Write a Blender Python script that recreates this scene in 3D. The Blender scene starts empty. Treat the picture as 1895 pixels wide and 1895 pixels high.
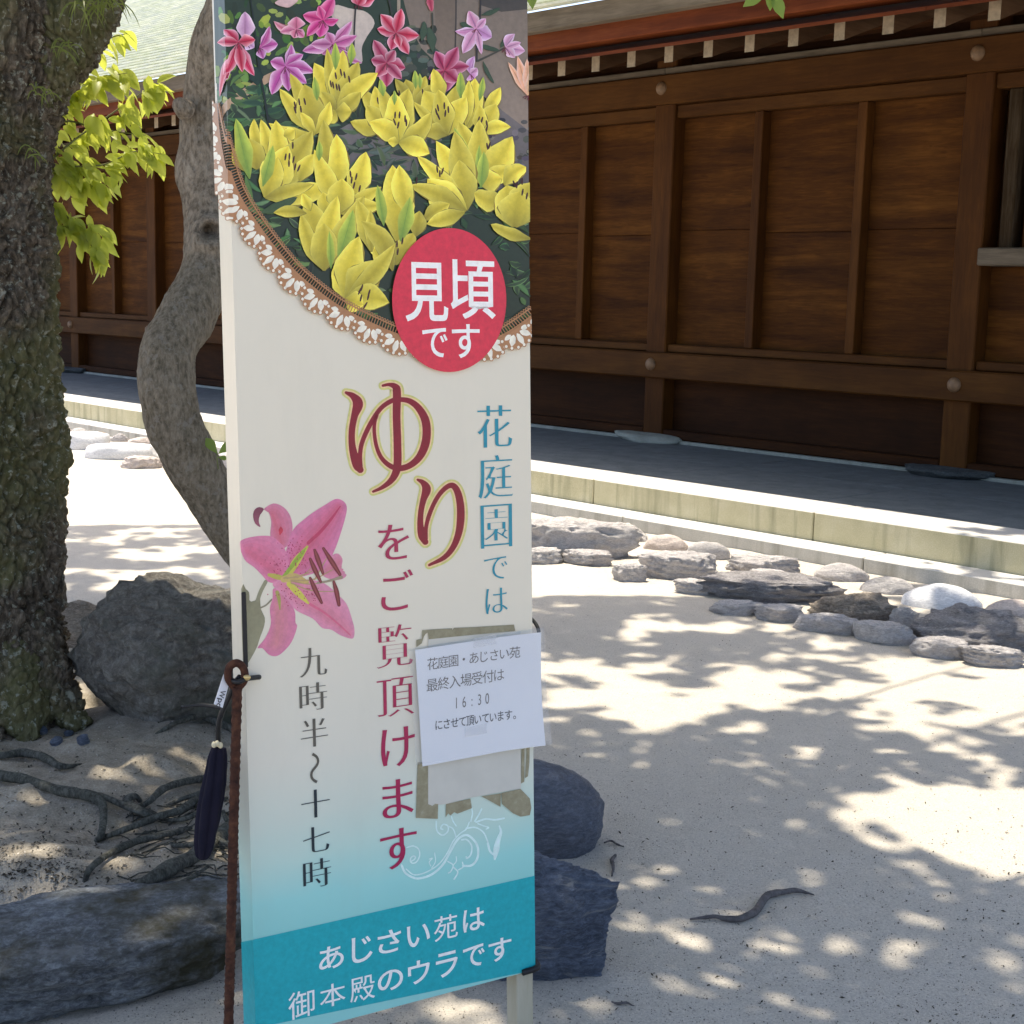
import bpy, bmesh, math, random
import numpy as np
from mathutils import Vector, Matrix, geometry

random.seed(7)
scene = bpy.context.scene
col = scene.collection

# ------------------------------------------------------------------ camera
IMG = 1895.0; CEN = IMG / 2; FPX = 2634.0; CAMH = 1.5
_p, _r, _y = math.radians(8.68), math.radians(1.4375), math.radians(43.97)
_f = np.array([0, math.cos(_p), -math.sin(_p)]); _rt = np.array([1.0, 0, 0]); _up = np.cross(_rt, _f)
CR = math.cos(_r) * _rt + math.sin(_r) * _up
CU = -math.sin(_r) * _rt + math.cos(_r) * _up
CF = _f
CAM = np.array([0, 0, CAMH])
cam_data = bpy.data.cameras.new('camera')
cam_data.sensor_width = 36.0; cam_data.lens = FPX / IMG * 36.0
cam_data.clip_start = 0.05; cam_data.clip_end = 800
cam = bpy.data.objects.new('camera', cam_data); col.objects.link(cam)
cam.matrix_world = Matrix(((CR[0], CU[0], -CF[0], 0), (CR[1], CU[1], -CF[1], 0), (CR[2], CU[2], -CF[2], CAMH), (0, 0, 0, 1)))
scene.camera = cam

# wall frame: DW runs along the building away to the left, DP points into the building
DW = np.array([-math.sin(_y), math.cos(_y), 0]); DP = np.array([math.cos(_y), math.sin(_y), 0])
WROT = _y - math.pi / 2          # local x = to the right along the wall, local y = into the wall

# ------------------------------------------------------------------ light
SUNV = DP * 0.085 + DW * 0.30 + np.array([0, 0, 1.0]); SUNV /= np.linalg.norm(SUNV)
SUN_EL = math.asin(SUNV[2]); SUN_AZ = math.atan2(SUNV[0], SUNV[1])
world = bpy.data.worlds.new('World'); scene.world = world; world.use_nodes = True
wn = world.node_tree; wn.nodes.clear()
sky = wn.nodes.new('ShaderNodeTexSky'); sky.sky_type = 'NISHITA'; sky.sun_disc = False
sky.sun_elevation = SUN_EL; sky.sun_rotation = SUN_AZ; sky.air_density = 0.75; sky.dust_density = 3.0; sky.ozone_density = 0.3
bg = wn.nodes.new('ShaderNodeBackground'); bg.inputs[1].default_value = 0.15
wo = wn.nodes.new('ShaderNodeOutputWorld')
wn.links.new(sky.outputs[0], bg.inputs[0]); wn.links.new(bg.outputs[0], wo.inputs[0])
sun_data = bpy.data.lights.new('sun', 'SUN'); sun_data.energy = 3.0; sun_data.angle = math.radians(0.53); sun_data.color = (1.0, 0.90, 0.74)
sun = bpy.data.objects.new('sun', sun_data); col.objects.link(sun)
sun.rotation_euler = Vector(SUNV).to_track_quat('Z', 'Y').to_euler(); sun.location = (3, -2, 12)
scene.view_settings.view_transform = 'Standard'; scene.view_settings.look = 'None'
scene.view_settings.gamma = 1.0; scene.view_settings.exposure = 1.3
scene.view_settings.use_curve_mapping = False
scene.cycles.max_bounces = 6; scene.cycles.diffuse_bounces = 4; scene.cycles.glossy_bounces = 3
scene.cycles.transmission_bounces = 4; scene.cycles.transparent_max_bounces = 8
scene.cycles.use_denoising = True; scene.cycles.sample_clamp_indirect = 8.0

# ------------------------------------------------------------------ pixel <-> place
def ray(u, v):
    d = (u - CEN) * CR - (v - CEN) * CU + FPX * CF
    return d / np.linalg.norm(d)
def on_z(u, v, z=0.0):
    d = ray(u, v); return CAM + d * ((z - CAMH) / d[2])
def on_depth(u, v, depth):
    d = ray(u, v); return CAM + d * (depth / (d @ CF))
def on_wall(u, v, off):
    d = ray(u, v); return CAM + d * ((off - CAM @ DP) / (d @ DP))
def proj(P):
    v = np.asarray(P, float) - CAM
    z = v @ CF
    return CEN + FPX * (v @ CR) / z, CEN - FPX * (v @ CU) / z
def wall_pt(a, p, z): return DW * a + DP * p + np.array([0, 0, z])

# ------------------------------------------------------------------ noise (numpy)
def _hash(ix, iy, iz, seed):
    h = (ix.astype(np.int64) * 374761393 + iy.astype(np.int64) * 668265263 + iz.astype(np.int64) * 2147483647 + seed * 974634221) & 0xffffffff
    h = ((h ^ (h >> 13)) * 1274126177) & 0xffffffff
    h = ((h ^ (h >> 16)) * 2246822519) & 0xffffffff
    return ((h ^ (h >> 15)) & 0xffffff) / float(0xffffff)
def vnoise(P, seed=0):
    P = np.asarray(P, float)
    if P.shape[1] == 2: P = np.column_stack([P, np.zeros(len(P))])
    i = np.floor(P).astype(np.int64); f = P - i; f = f * f * (3 - 2 * f)
    r = 0
    for dx in (0, 1):
        for dy in (0, 1):
            for dz in (0, 1):
                w = (f[:, 0] if dx else 1 - f[:, 0]) * (f[:, 1] if dy else 1 - f[:, 1]) * (f[:, 2] if dz else 1 - f[:, 2])
                r = r + w * _hash(i[:, 0] + dx, i[:, 1] + dy, i[:, 2] + dz, seed)
    return r * 2 - 1
def fbm(P, seed=0, octv=4, gain=0.5):
    P = np.asarray(P, float); r = 0; a = 1.0; s = 1.0
    for k in range(octv):
        r = r + a * vnoise(P * s + k * 17.3, seed + k); a *= gain; s *= 2.03
    return r
def ridged(P, seed=0, octv=4):
    r = 0; a = 1.0; s = 1.0
    for k in range(octv):
        r = r + a * (1 - 2 * np.abs(vnoise(P * s + k * 9.1, seed + k))); a *= 0.5; s *= 2.1
    return r
def worley(P, seed=0):
    P = np.asarray(P, float); i = np.floor(P).astype(np.int64)
    d1 = np.full(len(P), 9.0); d2 = np.full(len(P), 9.0)
    for dx in (-1, 0, 1):
        for dy in (-1, 0, 1):
            for dz in (-1, 0, 1):
                c = i + np.array([dx, dy, dz])
                q = np.column_stack([c[:, k] + _hash(c[:, 0], c[:, 1], c[:, 2], seed + 5 * k) for k in range(3)])
                d = np.linalg.norm(P - q, axis=1)
                m = d < d1
                d2 = np.where(m, d1, np.minimum(d2, d)); d1 = np.where(m, d, d1)
    return d1, d2

# ------------------------------------------------------------------ object helpers
WLOC = {}
def empty(name, loc, label=None, cat=None, group=None):
    o = bpy.data.objects.new(name, None); col.objects.link(o); o.location = tuple(loc); o.empty_display_size = 0.1
    WLOC[o.name] = np.array(loc, float)
    tag(o, label, cat, group)
    return o
def tag(o, label=None, cat=None, group=None, kind=None):
    if label: o['label'] = label
    if cat: o['category'] = cat
    if group: o['group'] = group
    if kind: o['kind'] = kind
    return o
def make_mesh(name, V, F, mat=None, smooth=False, colors=None):
    me = bpy.data.meshes.new(name)
    V = np.asarray(V, np.float64)
    if isinstance(F, np.ndarray) and F.ndim == 2:
        n, k = F.shape
        me.vertices.add(len(V)); me.vertices.foreach_set('co', V.astype(np.float32).ravel())
        me.loops.add(n * k); me.loops.foreach_set('vertex_index', F.astype(np.int32).ravel())
        me.polygons.add(n); me.polygons.foreach_set('loop_start', np.arange(0, n * k, k, dtype=np.int32))
        me.update(calc_edges=True)
    else:
        me.from_pydata([tuple(v) for v in V], [], [tuple(f) for f in F]); me.update()
    if colors is not None:
        at = me.color_attributes.new('Col', 'FLOAT_COLOR', 'POINT')
        c = np.asarray(colors, np.float32)
        if c.shape[1] == 3: c = np.column_stack([c, np.ones(len(c), np.float32)])
        at.data.foreach_set('color', c.ravel())
    if mat: me.materials.append(mat)
    if smooth: me.polygons.foreach_set('use_smooth', [True] * len(me.polygons))
    return me
def link(name, me, parent=None, loc=(0, 0, 0), rotz=0.0):
    """loc is a world position; children are stored relative to their (unrotated) parent"""
    o = bpy.data.objects.new(name, me); col.objects.link(o)
    w = np.array(loc, float); WLOC[o.name] = w
    if parent is not None:
        o.parent = parent; w = w - WLOC[parent.name]
    o.location = tuple(w); o.rotation_euler = (0, 0, rotz)
    return o
def part(name, V, F, mat, parent, smooth=False, colors=None):
    V = np.asarray(V, float); base = WLOC[parent.name] if parent is not None else np.zeros(3)
    me = make_mesh(name, V - base, F, mat, smooth, colors)
    return link(name, me, parent, base)
def top(name, V, F, mat, label, cat, group=None, smooth=False, colors=None):
    V = np.asarray(V, float); base = np.array([V[:, 0].mean(), V[:, 1].mean(), V[:, 2].min()])
    o = link(name, make_mesh(name, V - base, F, mat, smooth, colors), None, base)
    return tag(o, label, cat, group)

_boxes = {}
def box_mesh(sx, sy, sz, mat, b=0.006):
    key = (round(sx, 4), round(sy, 4), round(sz, 4), mat.name, b)
    if key in _boxes: return _boxes[key]
    bm = bmesh.new(); bmesh.ops.create_cube(bm, size=1.0)
    for v in bm.verts: v.co = Vector((v.co.x * sx, v.co.y * sy, v.co.z * sz))
    if b: bmesh.ops.bevel(bm, geom=list(bm.edges), offset=b, segments=1, affect='EDGES')
    me = bpy.data.meshes.new('piece'); bm.to_mesh(me); bm.free(); me.materials.append(mat)
    _boxes[key] = me
    return me
def wbox(name, a0, a1, p0, p1, z0, z1, mat, parent, b=0.006):
    me = box_mesh(abs(a1 - a0), p1 - p0, z1 - z0, mat, b)
    return link(name, me, parent, wall_pt((a0 + a1) / 2, (p0 + p1) / 2, (z0 + z1) / 2), WROT)

def tube(pts, radii, nseg=12, closed_ends=True):
    pts = np.asarray(pts, float); radii = np.asarray(radii, float); n = len(pts)
    T = np.gradient(pts, axis=0); T /= np.linalg.norm(T, axis=1)[:, None] + 1e-12
    ref = np.array([0, 0, 1.0]) if abs(T[0][2]) < 0.9 else np.array([1.0, 0, 0])
    N = np.cross(T[0], ref); N /= np.linalg.norm(N); V = []
    ang = np.linspace(0, 2 * math.pi, nseg, endpoint=False)
    for i in range(n):
        N = N - T[i] * (N @ T[i]); N /= np.linalg.norm(N); B = np.cross(T[i], N)
        V.append(pts[i] + radii[i] * (np.cos(ang)[:, None] * N + np.sin(ang)[:, None] * B))
    V = np.concatenate(V)
    i, j = np.meshgrid(np.arange(n - 1), np.arange(nseg), indexing='ij')
    F = np.stack([i * nseg + j, i * nseg + (j + 1) % nseg, (i + 1) * nseg + (j + 1) % nseg, (i + 1) * nseg + j], -1).reshape(-1, 4)
    F = [tuple(x) for x in F]
    if closed_ends:
        F.append(tuple(range(nseg))[::-1]); F.append(tuple(range((n - 1) * nseg, n * nseg)))
    return V, F
def spline(P, n=40):
    P = np.asarray(P, float); m = len(P)
    Q = np.vstack([2 * P[0] - P[1], P, 2 * P[-1] - P[-2]])
    t = np.linspace(0, m - 1 - 1e-9, n); k = t.astype(int); f = (t - k)[:, None]
    p0, p1, p2, p3 = Q[k], Q[k + 1], Q[k + 2], Q[k + 3]
    return 0.5 * (2 * p1 + (p2 - p0) * f + (2 * p0 - 5 * p1 + 4 * p2 - p3) * f ** 2 + (3 * p1 - p0 - 3 * p2 + p3) * f ** 3)
def join(parts):
    V = []; F = []; n = 0
    for v, f in parts:
        V.append(np.asarray(v, float)); F += [tuple(int(i) + n for i in q) for q in f]; n += len(v)
    return np.concatenate(V), F

# ------------------------------------------------------------------ materials
def srgb(r, g, b):
    def f(c):
        c /= 255.0
        return c / 12.92 if c <= 0.04045 else ((c + 0.055) / 1.055) ** 2.4
    return (f(r), f(g), f(b))
class Mat:
    def __init__(s, name, rough=0.8, spec=0.4):
        s.m = bpy.data.materials.new(name); s.m.use_nodes = True; s.t = s.m.node_tree; s.t.nodes.clear()
        s.out = s.n('ShaderNodeOutputMaterial'); s.b = s.n('ShaderNodeBsdfPrincipled')
        s.l(s.b.outputs[0], s.out.inputs[0]); s.b.inputs['Roughness'].default_value = rough
        s.b.inputs['Specular IOR Level'].default_value = spec
    def n(s, t, **k):
        x = s.t.nodes.new(t)
        for a, v in k.items(): setattr(x, a, v)
        return x
    def l(s, a, b): s.t.links.new(a, b)
    def coord(s, kind='Object', scale=(1, 1, 1), rnd=False, rot=(0, 0, 0)):
        tc = s.n('ShaderNodeTexCoord'); mp = s.n('ShaderNodeMapping')
        mp.inputs['Scale'].default_value = scale; mp.inputs['Rotation'].default_value = rot
        if rnd:
            oi = s.n('ShaderNodeObjectInfo'); mu = s.n('ShaderNodeVectorMath', operation='SCALE')
            cb = s.n('ShaderNodeCombineXYZ'); s.l(oi.outputs['Random'], cb.inputs[0]); s.l(oi.outputs['Random'], cb.inputs[1]); s.l(oi.outputs['Random'], cb.inputs[2])
            mu.inputs['Scale'].default_value = 37.0; s.l(cb.outputs[0], mu.inputs[0])
            ad = s.n('ShaderNodeVectorMath', operation='ADD'); s.l(tc.outputs[kind], ad.inputs[0]); s.l(mu.outputs[0], ad.inputs[1]); s.l(ad.outputs[0], mp.inputs[0])
        else: s.l(tc.outputs[kind], mp.inputs[0])
        return mp.outputs[0]
    def noise(s, vec, scale, detail=6, rough=0.6, dist=0.0):
        x = s.n('ShaderNodeTexNoise'); x.inputs['Scale'].default_value = scale; x.inputs['Detail'].default_value = detail
        x.inputs['Roughness'].default_value = rough; x.inputs['Distortion'].default_value = dist
        s.l(vec, x.inputs['Vector']); return x.outputs['Fac']
    def voro(s, vec, scale, feature='F1'):
        x = s.n('ShaderNodeTexVoronoi', feature=feature); x.inputs['Scale'].default_value = scale; s.l(vec, x.inputs['Vector']); return x.outputs['Distance']
    def ramp(s, fac, stops):
        x = s.n('ShaderNodeValToRGB'); e = x.color_ramp.elements
        while len(e) < len(stops): e.new(0.5)
        for k, (p, c) in enumerate(stops):
            e[k].position = p; e[k].color = (*c, 1) if len(c) == 3 else c
        s.l(fac, x.inputs[0]); return x.outputs[0]
    def mix(s, fac, a, b, mode='MIX'):
        x = s.n('ShaderNodeMix', data_type='RGBA', blend_type=mode)
        for sock, v in ((0, fac), (6, a), (7, b)):
            if isinstance(v, (int, float)): x.inputs[sock].default_value = v
            elif isinstance(v, tuple): x.inputs[sock].default_value = (*v, 1)
            else: s.l(v, x.inputs[sock])
        return x.outputs[2]
    def math(s, op, a, b=0.0):
        x = s.n('ShaderNodeMath', operation=op)
        for k, v in ((0, a), (1, b)):
            if isinstance(v, (int, float)): x.inputs[k].default_value = v
            else: s.l(v, x.inputs[k])
        return x.outputs[0]
    def color(s, c):
        if isinstance(c, tuple): s.b.inputs['Base Color'].default_value = (*c, 1)
        else: s.l(c, s.b.inputs['Base Color'])
    def bump(s, h, strength=0.5, dist=0.01, normal=None):
        x = s.n('ShaderNodeBump'); x.inputs['Strength'].default_value = strength; x.inputs['Distance'].default_value = dist
        s.l(h, x.inputs['Height'])
        if normal is not None: s.l(normal, x.inputs['Normal'])
        s.l(x.outputs[0], s.b.inputs['Normal']); return x.outputs[0]

def plain(name, c, rough=0.6, spec=0.4, var=0.12, scale=30, bump=0.0, metal=0.0):
    m = Mat(name, rough, spec); v = m.coord(rnd=True); n = m.noise(v, scale)
    lo = tuple(x * (1 - var) for x in c); hi = tuple(min(1, x * (1 + var)) for x in c)
    m.color(m.ramp(n, [(0.3, lo), (0.7, hi)])); m.b.inputs['Metallic'].default_value = metal
    if bump: m.bump(n, bump, 0.004)
    return m.m
def wood(name, c_lo, c_mid, c_hi, axis='x', rough=0.62, k=1.0):
    """axis = direction of the grain in the piece's own frame"""
    m = Mat(name, min(0.85, rough + 0.12), 0.14)
    sc = {'x': (0.9, 9, 9), 'y': (9, 0.9, 9), 'z': (9, 9, 0.9)}[axis]
    v = m.coord(scale=tuple(q * k for q in sc), rnd=True)
    big = m.noise(m.coord(scale=tuple(q * 0.35 * k for q in sc), rnd=True), 1.6, 4, 0.55, 1.2)
    fine = m.noise(v, 6.0, 8, 0.65, 0.8); patch = m.noise(m.coord(rnd=True), 2.3, 3)
    g = m.math('ADD', m.math('MULTIPLY', big, 0.6), m.math('MULTIPLY', fine, 0.4))
    c = m.ramp(g, [(0.34, c_lo), (0.5, c_mid), (0.66, c_hi)])
    c = m.mix(m.math('MULTIPLY', m.ramp(patch, [(0.35, (0, 0, 0)), (0.75, (1, 1, 1))]), 0.45), c, tuple(x * 0.6 for x in c_lo))
    m.color(c); m.bump(g, 0.35, 0.012)
    return m.m
def rock_mat(name, c_lo, c_mid, c_hi, scale=6, vein=None, rough=0.85, spec=0.18, bump=0.6, moss=None, bed=(1, 1, 3)):
    m = Mat(name, rough, spec); v = m.coord(scale=bed, rnd=True)
    n1 = m.noise(v, scale, 9, 0.62, 0.6); n2 = m.noise(v, scale * 9, 10, 0.8, 0.4); n3 = m.noise(m.coord(rnd=True), scale * 1.7, 7, 0.7, 1.0)
    c = m.ramp(n1, [(0.32, c_lo), (0.5, c_mid), (0.68, c_hi)])
    c = m.mix(m.ramp(n3, [(0.54, (0, 0, 0)), (0.64, (0.5, 0.5, 0.5))]), c, c_lo)
    c = m.mix(0.55, c, m.ramp(n2, [(0.36, tuple(x * 0.6 for x in c_lo)), (0.48, c_mid), (0.62, tuple(min(1, x * 1.35) for x in c_hi))]))
    if vein:
        w = m.noise(m.coord(scale=(1, 1, 5), rnd=True), scale * 0.9, 8, 0.7, 2.0)
        c = m.mix(m.ramp(w, [(0.56, (0, 0, 0)), (0.64, (0.85, 0.85, 0.85))]), c, vein)
    if moss:
        w = m.noise(m.coord(rnd=True), scale * 0.6, 6, 0.7)
        c = m.mix(m.ramp(w, [(0.5, (0, 0, 0)), (0.66, (1, 1, 1))]), c, moss)
    m.color(c)
    h = m.math('ADD', m.math('MULTIPLY', n1, 0.7), m.math('MULTIPLY', n2, 0.6)); m.bump(h, min(1.0, bump * 1.4), 0.06)
    return m.m
# ================================================================== GROUND
MOUND = np.array([(-4.5, 3.15), (-1.25, 3.08), (-0.5, 2.98), (-0.05, 3.05), (0.02, 3.6), (-0.05, 4.2), (-0.4, 4.75), (-1.1, 5.25), (-2.2, 5.6), (-4.5, 5.6)])
def poly_sd(P, poly):
    d = np.full(len(P), 1e9); ins = np.zeros(len(P), bool); n = len(poly)
    for i in range(n):
        a = poly[i]; b = poly[(i + 1) % n]; e = b - a; w = P - a
        t = np.clip((w @ e) / (e @ e), 0, 1); q = w - t[:, None] * e
        d = np.minimum(d, np.hypot(q[:, 0], q[:, 1]))
        c = ((a[1] <= P[:, 1]) & (b[1] > P[:, 1])) | ((b[1] <= P[:, 1]) & (a[1] > P[:, 1]))
        xs = a[0] + (P[:, 1] - a[1]) / (b[1] - a[1] + 1e-12) * (b[0] - a[0])
        ins ^= c & (P[:, 0] < xs)
    return np.where(ins, d, -d)
def mound_mask(P):
    t = np.clip((poly_sd(P, MOUND) + 0.02) / 0.2, 0, 1); return t * t * (3 - 2 * t)
ROOT_HOLLOW = on_z(300, 1560, 0.08)[:2]
def ground_h(P):
    P = np.asarray(P, float).reshape(-1, 2); m = mound_mask(P)
    far = np.clip(1.2 - np.hypot(P[:, 0], P[:, 1] - 4) / 14, 0, 1)
    h = 0.012 * fbm(P * 0.9, 3, 3) * far + 0.0035 * fbm(P * 9, 5, 3) * far
    h += m * (0.12 + 0.028 * fbm(P * 2.6, 11, 4) + 0.010 * ridged(P * 9, 21, 3))
    g = np.exp(-(((P - ROOT_HOLLOW) / np.array([0.26, 0.16])) ** 2).sum(1)); h -= 0.055 * g * m
    return h - 0.006
def axis_grid(lo, hi, step, ext):
    core = np.arange(lo, hi + 1e-6, step); o = []; s = step; x = hi
    while x < ext: s *= 1.35; x += s; o.append(x)
    o2 = []; s = step; x = lo
    while x > -ext: s *= 1.35; x -= s; o2.append(x)
    return np.array(o2[::-1] + list(core) + o)
gx = axis_grid(-2.6, 3.2, 0.022, 260); gy = axis_grid(2.2, 7.6, 0.024, 260)
X, Y = np.meshgrid(gx, gy); P2 = np.column_stack([X.ravel(), Y.ravel()])
Z = ground_h(P2); nx = len(gx); ny = len(gy)
ZG = Z.reshape(ny, nx)
def gh(x, y):
    """height of the built ground sheet at one point"""
    i = min(max(int(np.searchsorted(gx, x)) - 1, 0), nx - 2); j = min(max(int(np.searchsorted(gy, y)) - 1, 0), ny - 2)
    a = (x - gx[i]) / (gx[i + 1] - gx[i]); b = (y - gy[j]) / (gy[j + 1] - gy[j])
    return float((ZG[j, i] * (1 - a) + ZG[j, i + 1] * a) * (1 - b) + (ZG[j + 1, i] * (1 - a) + ZG[j + 1, i + 1] * a) * b)
def on_ground(u, v, lift=0.0):
    z = 0.05
    for _ in range(7):
        q = on_z(u, v, z); z = 0.5 * z + 0.5 * (gh(q[0], q[1]) + lift)
    return on_z(u, v, z)
i, j = np.meshgrid(np.arange(nx - 1), np.arange(ny - 1))
F = np.stack([j * nx + i, j * nx + i + 1, (j + 1) * nx + i + 1, (j + 1) * nx + i], -1).reshape(-1, 4)
m = Mat('sand_ground', 0.95, 0.15)
v = m.coord(); big = m.noise(v, 0.9, 5); mid = m.noise(v, 14, 6, 0.7); fine = m.noise(v, 170, 4, 0.75); grain = m.voro(v, 260)
c = m.ramp(big, [(0.3, (0.51, 0.465, 0.388)), (0.7, (0.61, 0.56, 0.475))])
c = m.mix(0.35, c, m.ramp(mid, [(0.3, (0.42, 0.39, 0.345)), (0.7, (0.64, 0.60, 0.54))]))
c = m.mix(0.5, c, m.ramp(fine, [(0.32, (0.24, 0.225, 0.205)), (0.55, (0.59, 0.54, 0.46)), (0.75, (0.72, 0.68, 0.61))]))
att = m.n('ShaderNodeVertexColor', layer_name='Col')
soil = m.ramp(mid, [(0.3, (0.20, 0.17, 0.13)), (0.55, (0.40, 0.355, 0.285)), (0.72, (0.55, 0.50, 0.42))])
soil = m.mix(0.4, soil, m.ramp(fine, [(0.35, (0.10, 0.085, 0.065)), (0.65, (0.50, 0.455, 0.375))]))
c = m.mix(att.outputs[0], c, soil); m.color(c)
h = m.math('ADD', m.math('MULTIPLY', mid, 0.5), m.math('MULTIPLY', fine, 0.35)); h = m.math('ADD', h, m.math('MULTIPLY', grain, 0.15))
m.bump(h, 0.65, 0.012)
mk = mound_mask(P2)
ground = link('ground', make_mesh('ground', np.column_stack([P2, Z]), F, m.m, True, np.column_stack([mk, mk, mk])))
tag(ground, kind='structure')

# ================================================================== KERB AND PAVING
def stone_mat(name, lo, mid, hi, stain, top_c=None):
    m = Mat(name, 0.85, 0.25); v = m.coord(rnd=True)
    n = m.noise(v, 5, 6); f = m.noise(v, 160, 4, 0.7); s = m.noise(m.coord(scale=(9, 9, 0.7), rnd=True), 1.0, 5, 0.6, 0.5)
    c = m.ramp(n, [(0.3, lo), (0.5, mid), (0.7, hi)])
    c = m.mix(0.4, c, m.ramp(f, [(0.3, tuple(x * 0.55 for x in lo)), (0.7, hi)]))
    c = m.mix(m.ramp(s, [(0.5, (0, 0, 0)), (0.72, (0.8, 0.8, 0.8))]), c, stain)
    if top_c:                                   # upward faces take a paler tone, upright ones keep the base colours
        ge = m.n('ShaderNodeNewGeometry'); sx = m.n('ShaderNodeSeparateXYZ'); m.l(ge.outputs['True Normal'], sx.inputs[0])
        c = m.mix(m.ramp(sx.outputs[2], [(0.35, (0, 0, 0)), (0.75, (1, 1, 1))]), c, m.mix(f, tuple(q * 0.75 for q in top_c), top_c))
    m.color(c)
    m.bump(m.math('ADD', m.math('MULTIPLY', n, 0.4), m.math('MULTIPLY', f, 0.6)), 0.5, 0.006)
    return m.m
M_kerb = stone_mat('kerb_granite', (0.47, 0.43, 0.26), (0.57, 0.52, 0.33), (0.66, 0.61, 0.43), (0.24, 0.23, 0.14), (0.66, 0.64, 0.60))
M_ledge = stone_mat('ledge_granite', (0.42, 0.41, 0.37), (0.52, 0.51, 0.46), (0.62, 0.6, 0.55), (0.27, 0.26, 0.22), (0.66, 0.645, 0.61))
M_pave = stone_mat('paving_stone', (0.105, 0.125, 0.135), (0.14, 0.165, 0.178), (0.185, 0.21, 0.225), (0.09, 0.105, 0.11))
LEDGE_Z, KERB_Z = 0.076, 0.25
kerb = empty('kerb', wall_pt(9, 7.2, 0)); tag(kerb, kind='structure')
j1 = float(on_wall(1597, 1040, 6.954) @ DW); j0 = float(on_wall(1152, 960, 6.954) @ DW); Ls = abs(j1 - j0)
k1 = float(on_wall(1505, 970, 7.203) @ DW); k0 = float(on_wall(1098, 905, 7.203) @ DW); Lk = abs(k0 - k1)
a = k1 - 2 * Lk
while a < 30:
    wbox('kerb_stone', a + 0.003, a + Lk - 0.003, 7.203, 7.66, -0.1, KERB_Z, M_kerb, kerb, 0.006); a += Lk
a = j1 - 2 * Ls
while a < 30:
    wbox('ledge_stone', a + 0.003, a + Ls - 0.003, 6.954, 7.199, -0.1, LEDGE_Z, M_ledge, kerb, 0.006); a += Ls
paving = empty('pavement', wall_pt(9, 8.7, 0)); tag(paving, kind='structure')
pj = float(on_z(1541, 922, KERB_Z) @ DW); Lp = 1.47
a = pj - 3 * Lp
while a < 30:
    for p0, p1 in ((7.663, 8.69), (8.694, 10.3)):
        wbox('paving_slab', a + 0.0025, a + Lp - 0.0025, p0, p1, -0.1, KERB_Z - 0.003, M_pave, paving, 0.004)
    a += Lp

# ================================================================== WOODEN BUILDING
WD = dict(lo=(0.060, 0.020, 0.006), mid=(0.135, 0.050, 0.015), hi=(0.24, 0.105, 0.034))
M_panel = wood('panel_wood', (0.0311, 0.0093, 0.0011), (0.0743, 0.0255, 0.0032), (0.1342, 0.0531, 0.0081), 'x')
M_beam = wood('beam_wood', (0.0361, 0.0127, 0.0022), (0.0624, 0.0233, 0.0043), (0.0960, 0.0398, 0.0079), 'x', 0.55, 0.7)
M_post = wood('post_wood', (0.0407, 0.0133, 0.0022), (0.0719, 0.0257, 0.0040), (0.1054, 0.0406, 0.0070), 'z', 0.55, 0.7)
M_dark = wood('dark_wood', (0.0192, 0.0066, 0.0017), (0.0355, 0.0118, 0.0026), (0.0602, 0.0209, 0.0047), 'x', 0.6, 0.8)
M_red = wood('red_eave_wood', (0.0720, 0.0145, 0.0037), (0.1350, 0.0309, 0.0075), (0.1890, 0.0536, 0.0150), 'x', 0.5, 0.6)
M_grey = wood('weathered_wood', (0.0825, 0.0684, 0.0525), (0.1425, 0.1188, 0.0910), (0.2175, 0.1800, 0.1400), 'x', 0.8, 0.8)
M_raft = wood('rafter_wood', (0.0525, 0.0284, 0.0146), (0.0840, 0.0466, 0.0250), (0.1207, 0.0735, 0.0432), 'y', 0.6, 0.8)
M_raftend = plain('rafter_end_paint', (0.27, 0.22, 0.155), 0.7, 0.3, 0.25, 25)
M_cap = plain('peg_cap_wood', (0.17, 0.105, 0.06), 0.55, 0.4, 0.35, 22, 0.3)
M_found = stone_mat('sill_stone', (0.24, 0.27, 0.25), (0.31, 0.34, 0.31), (0.38, 0.41, 0.38), (0.20, 0.22, 0.19))

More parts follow.
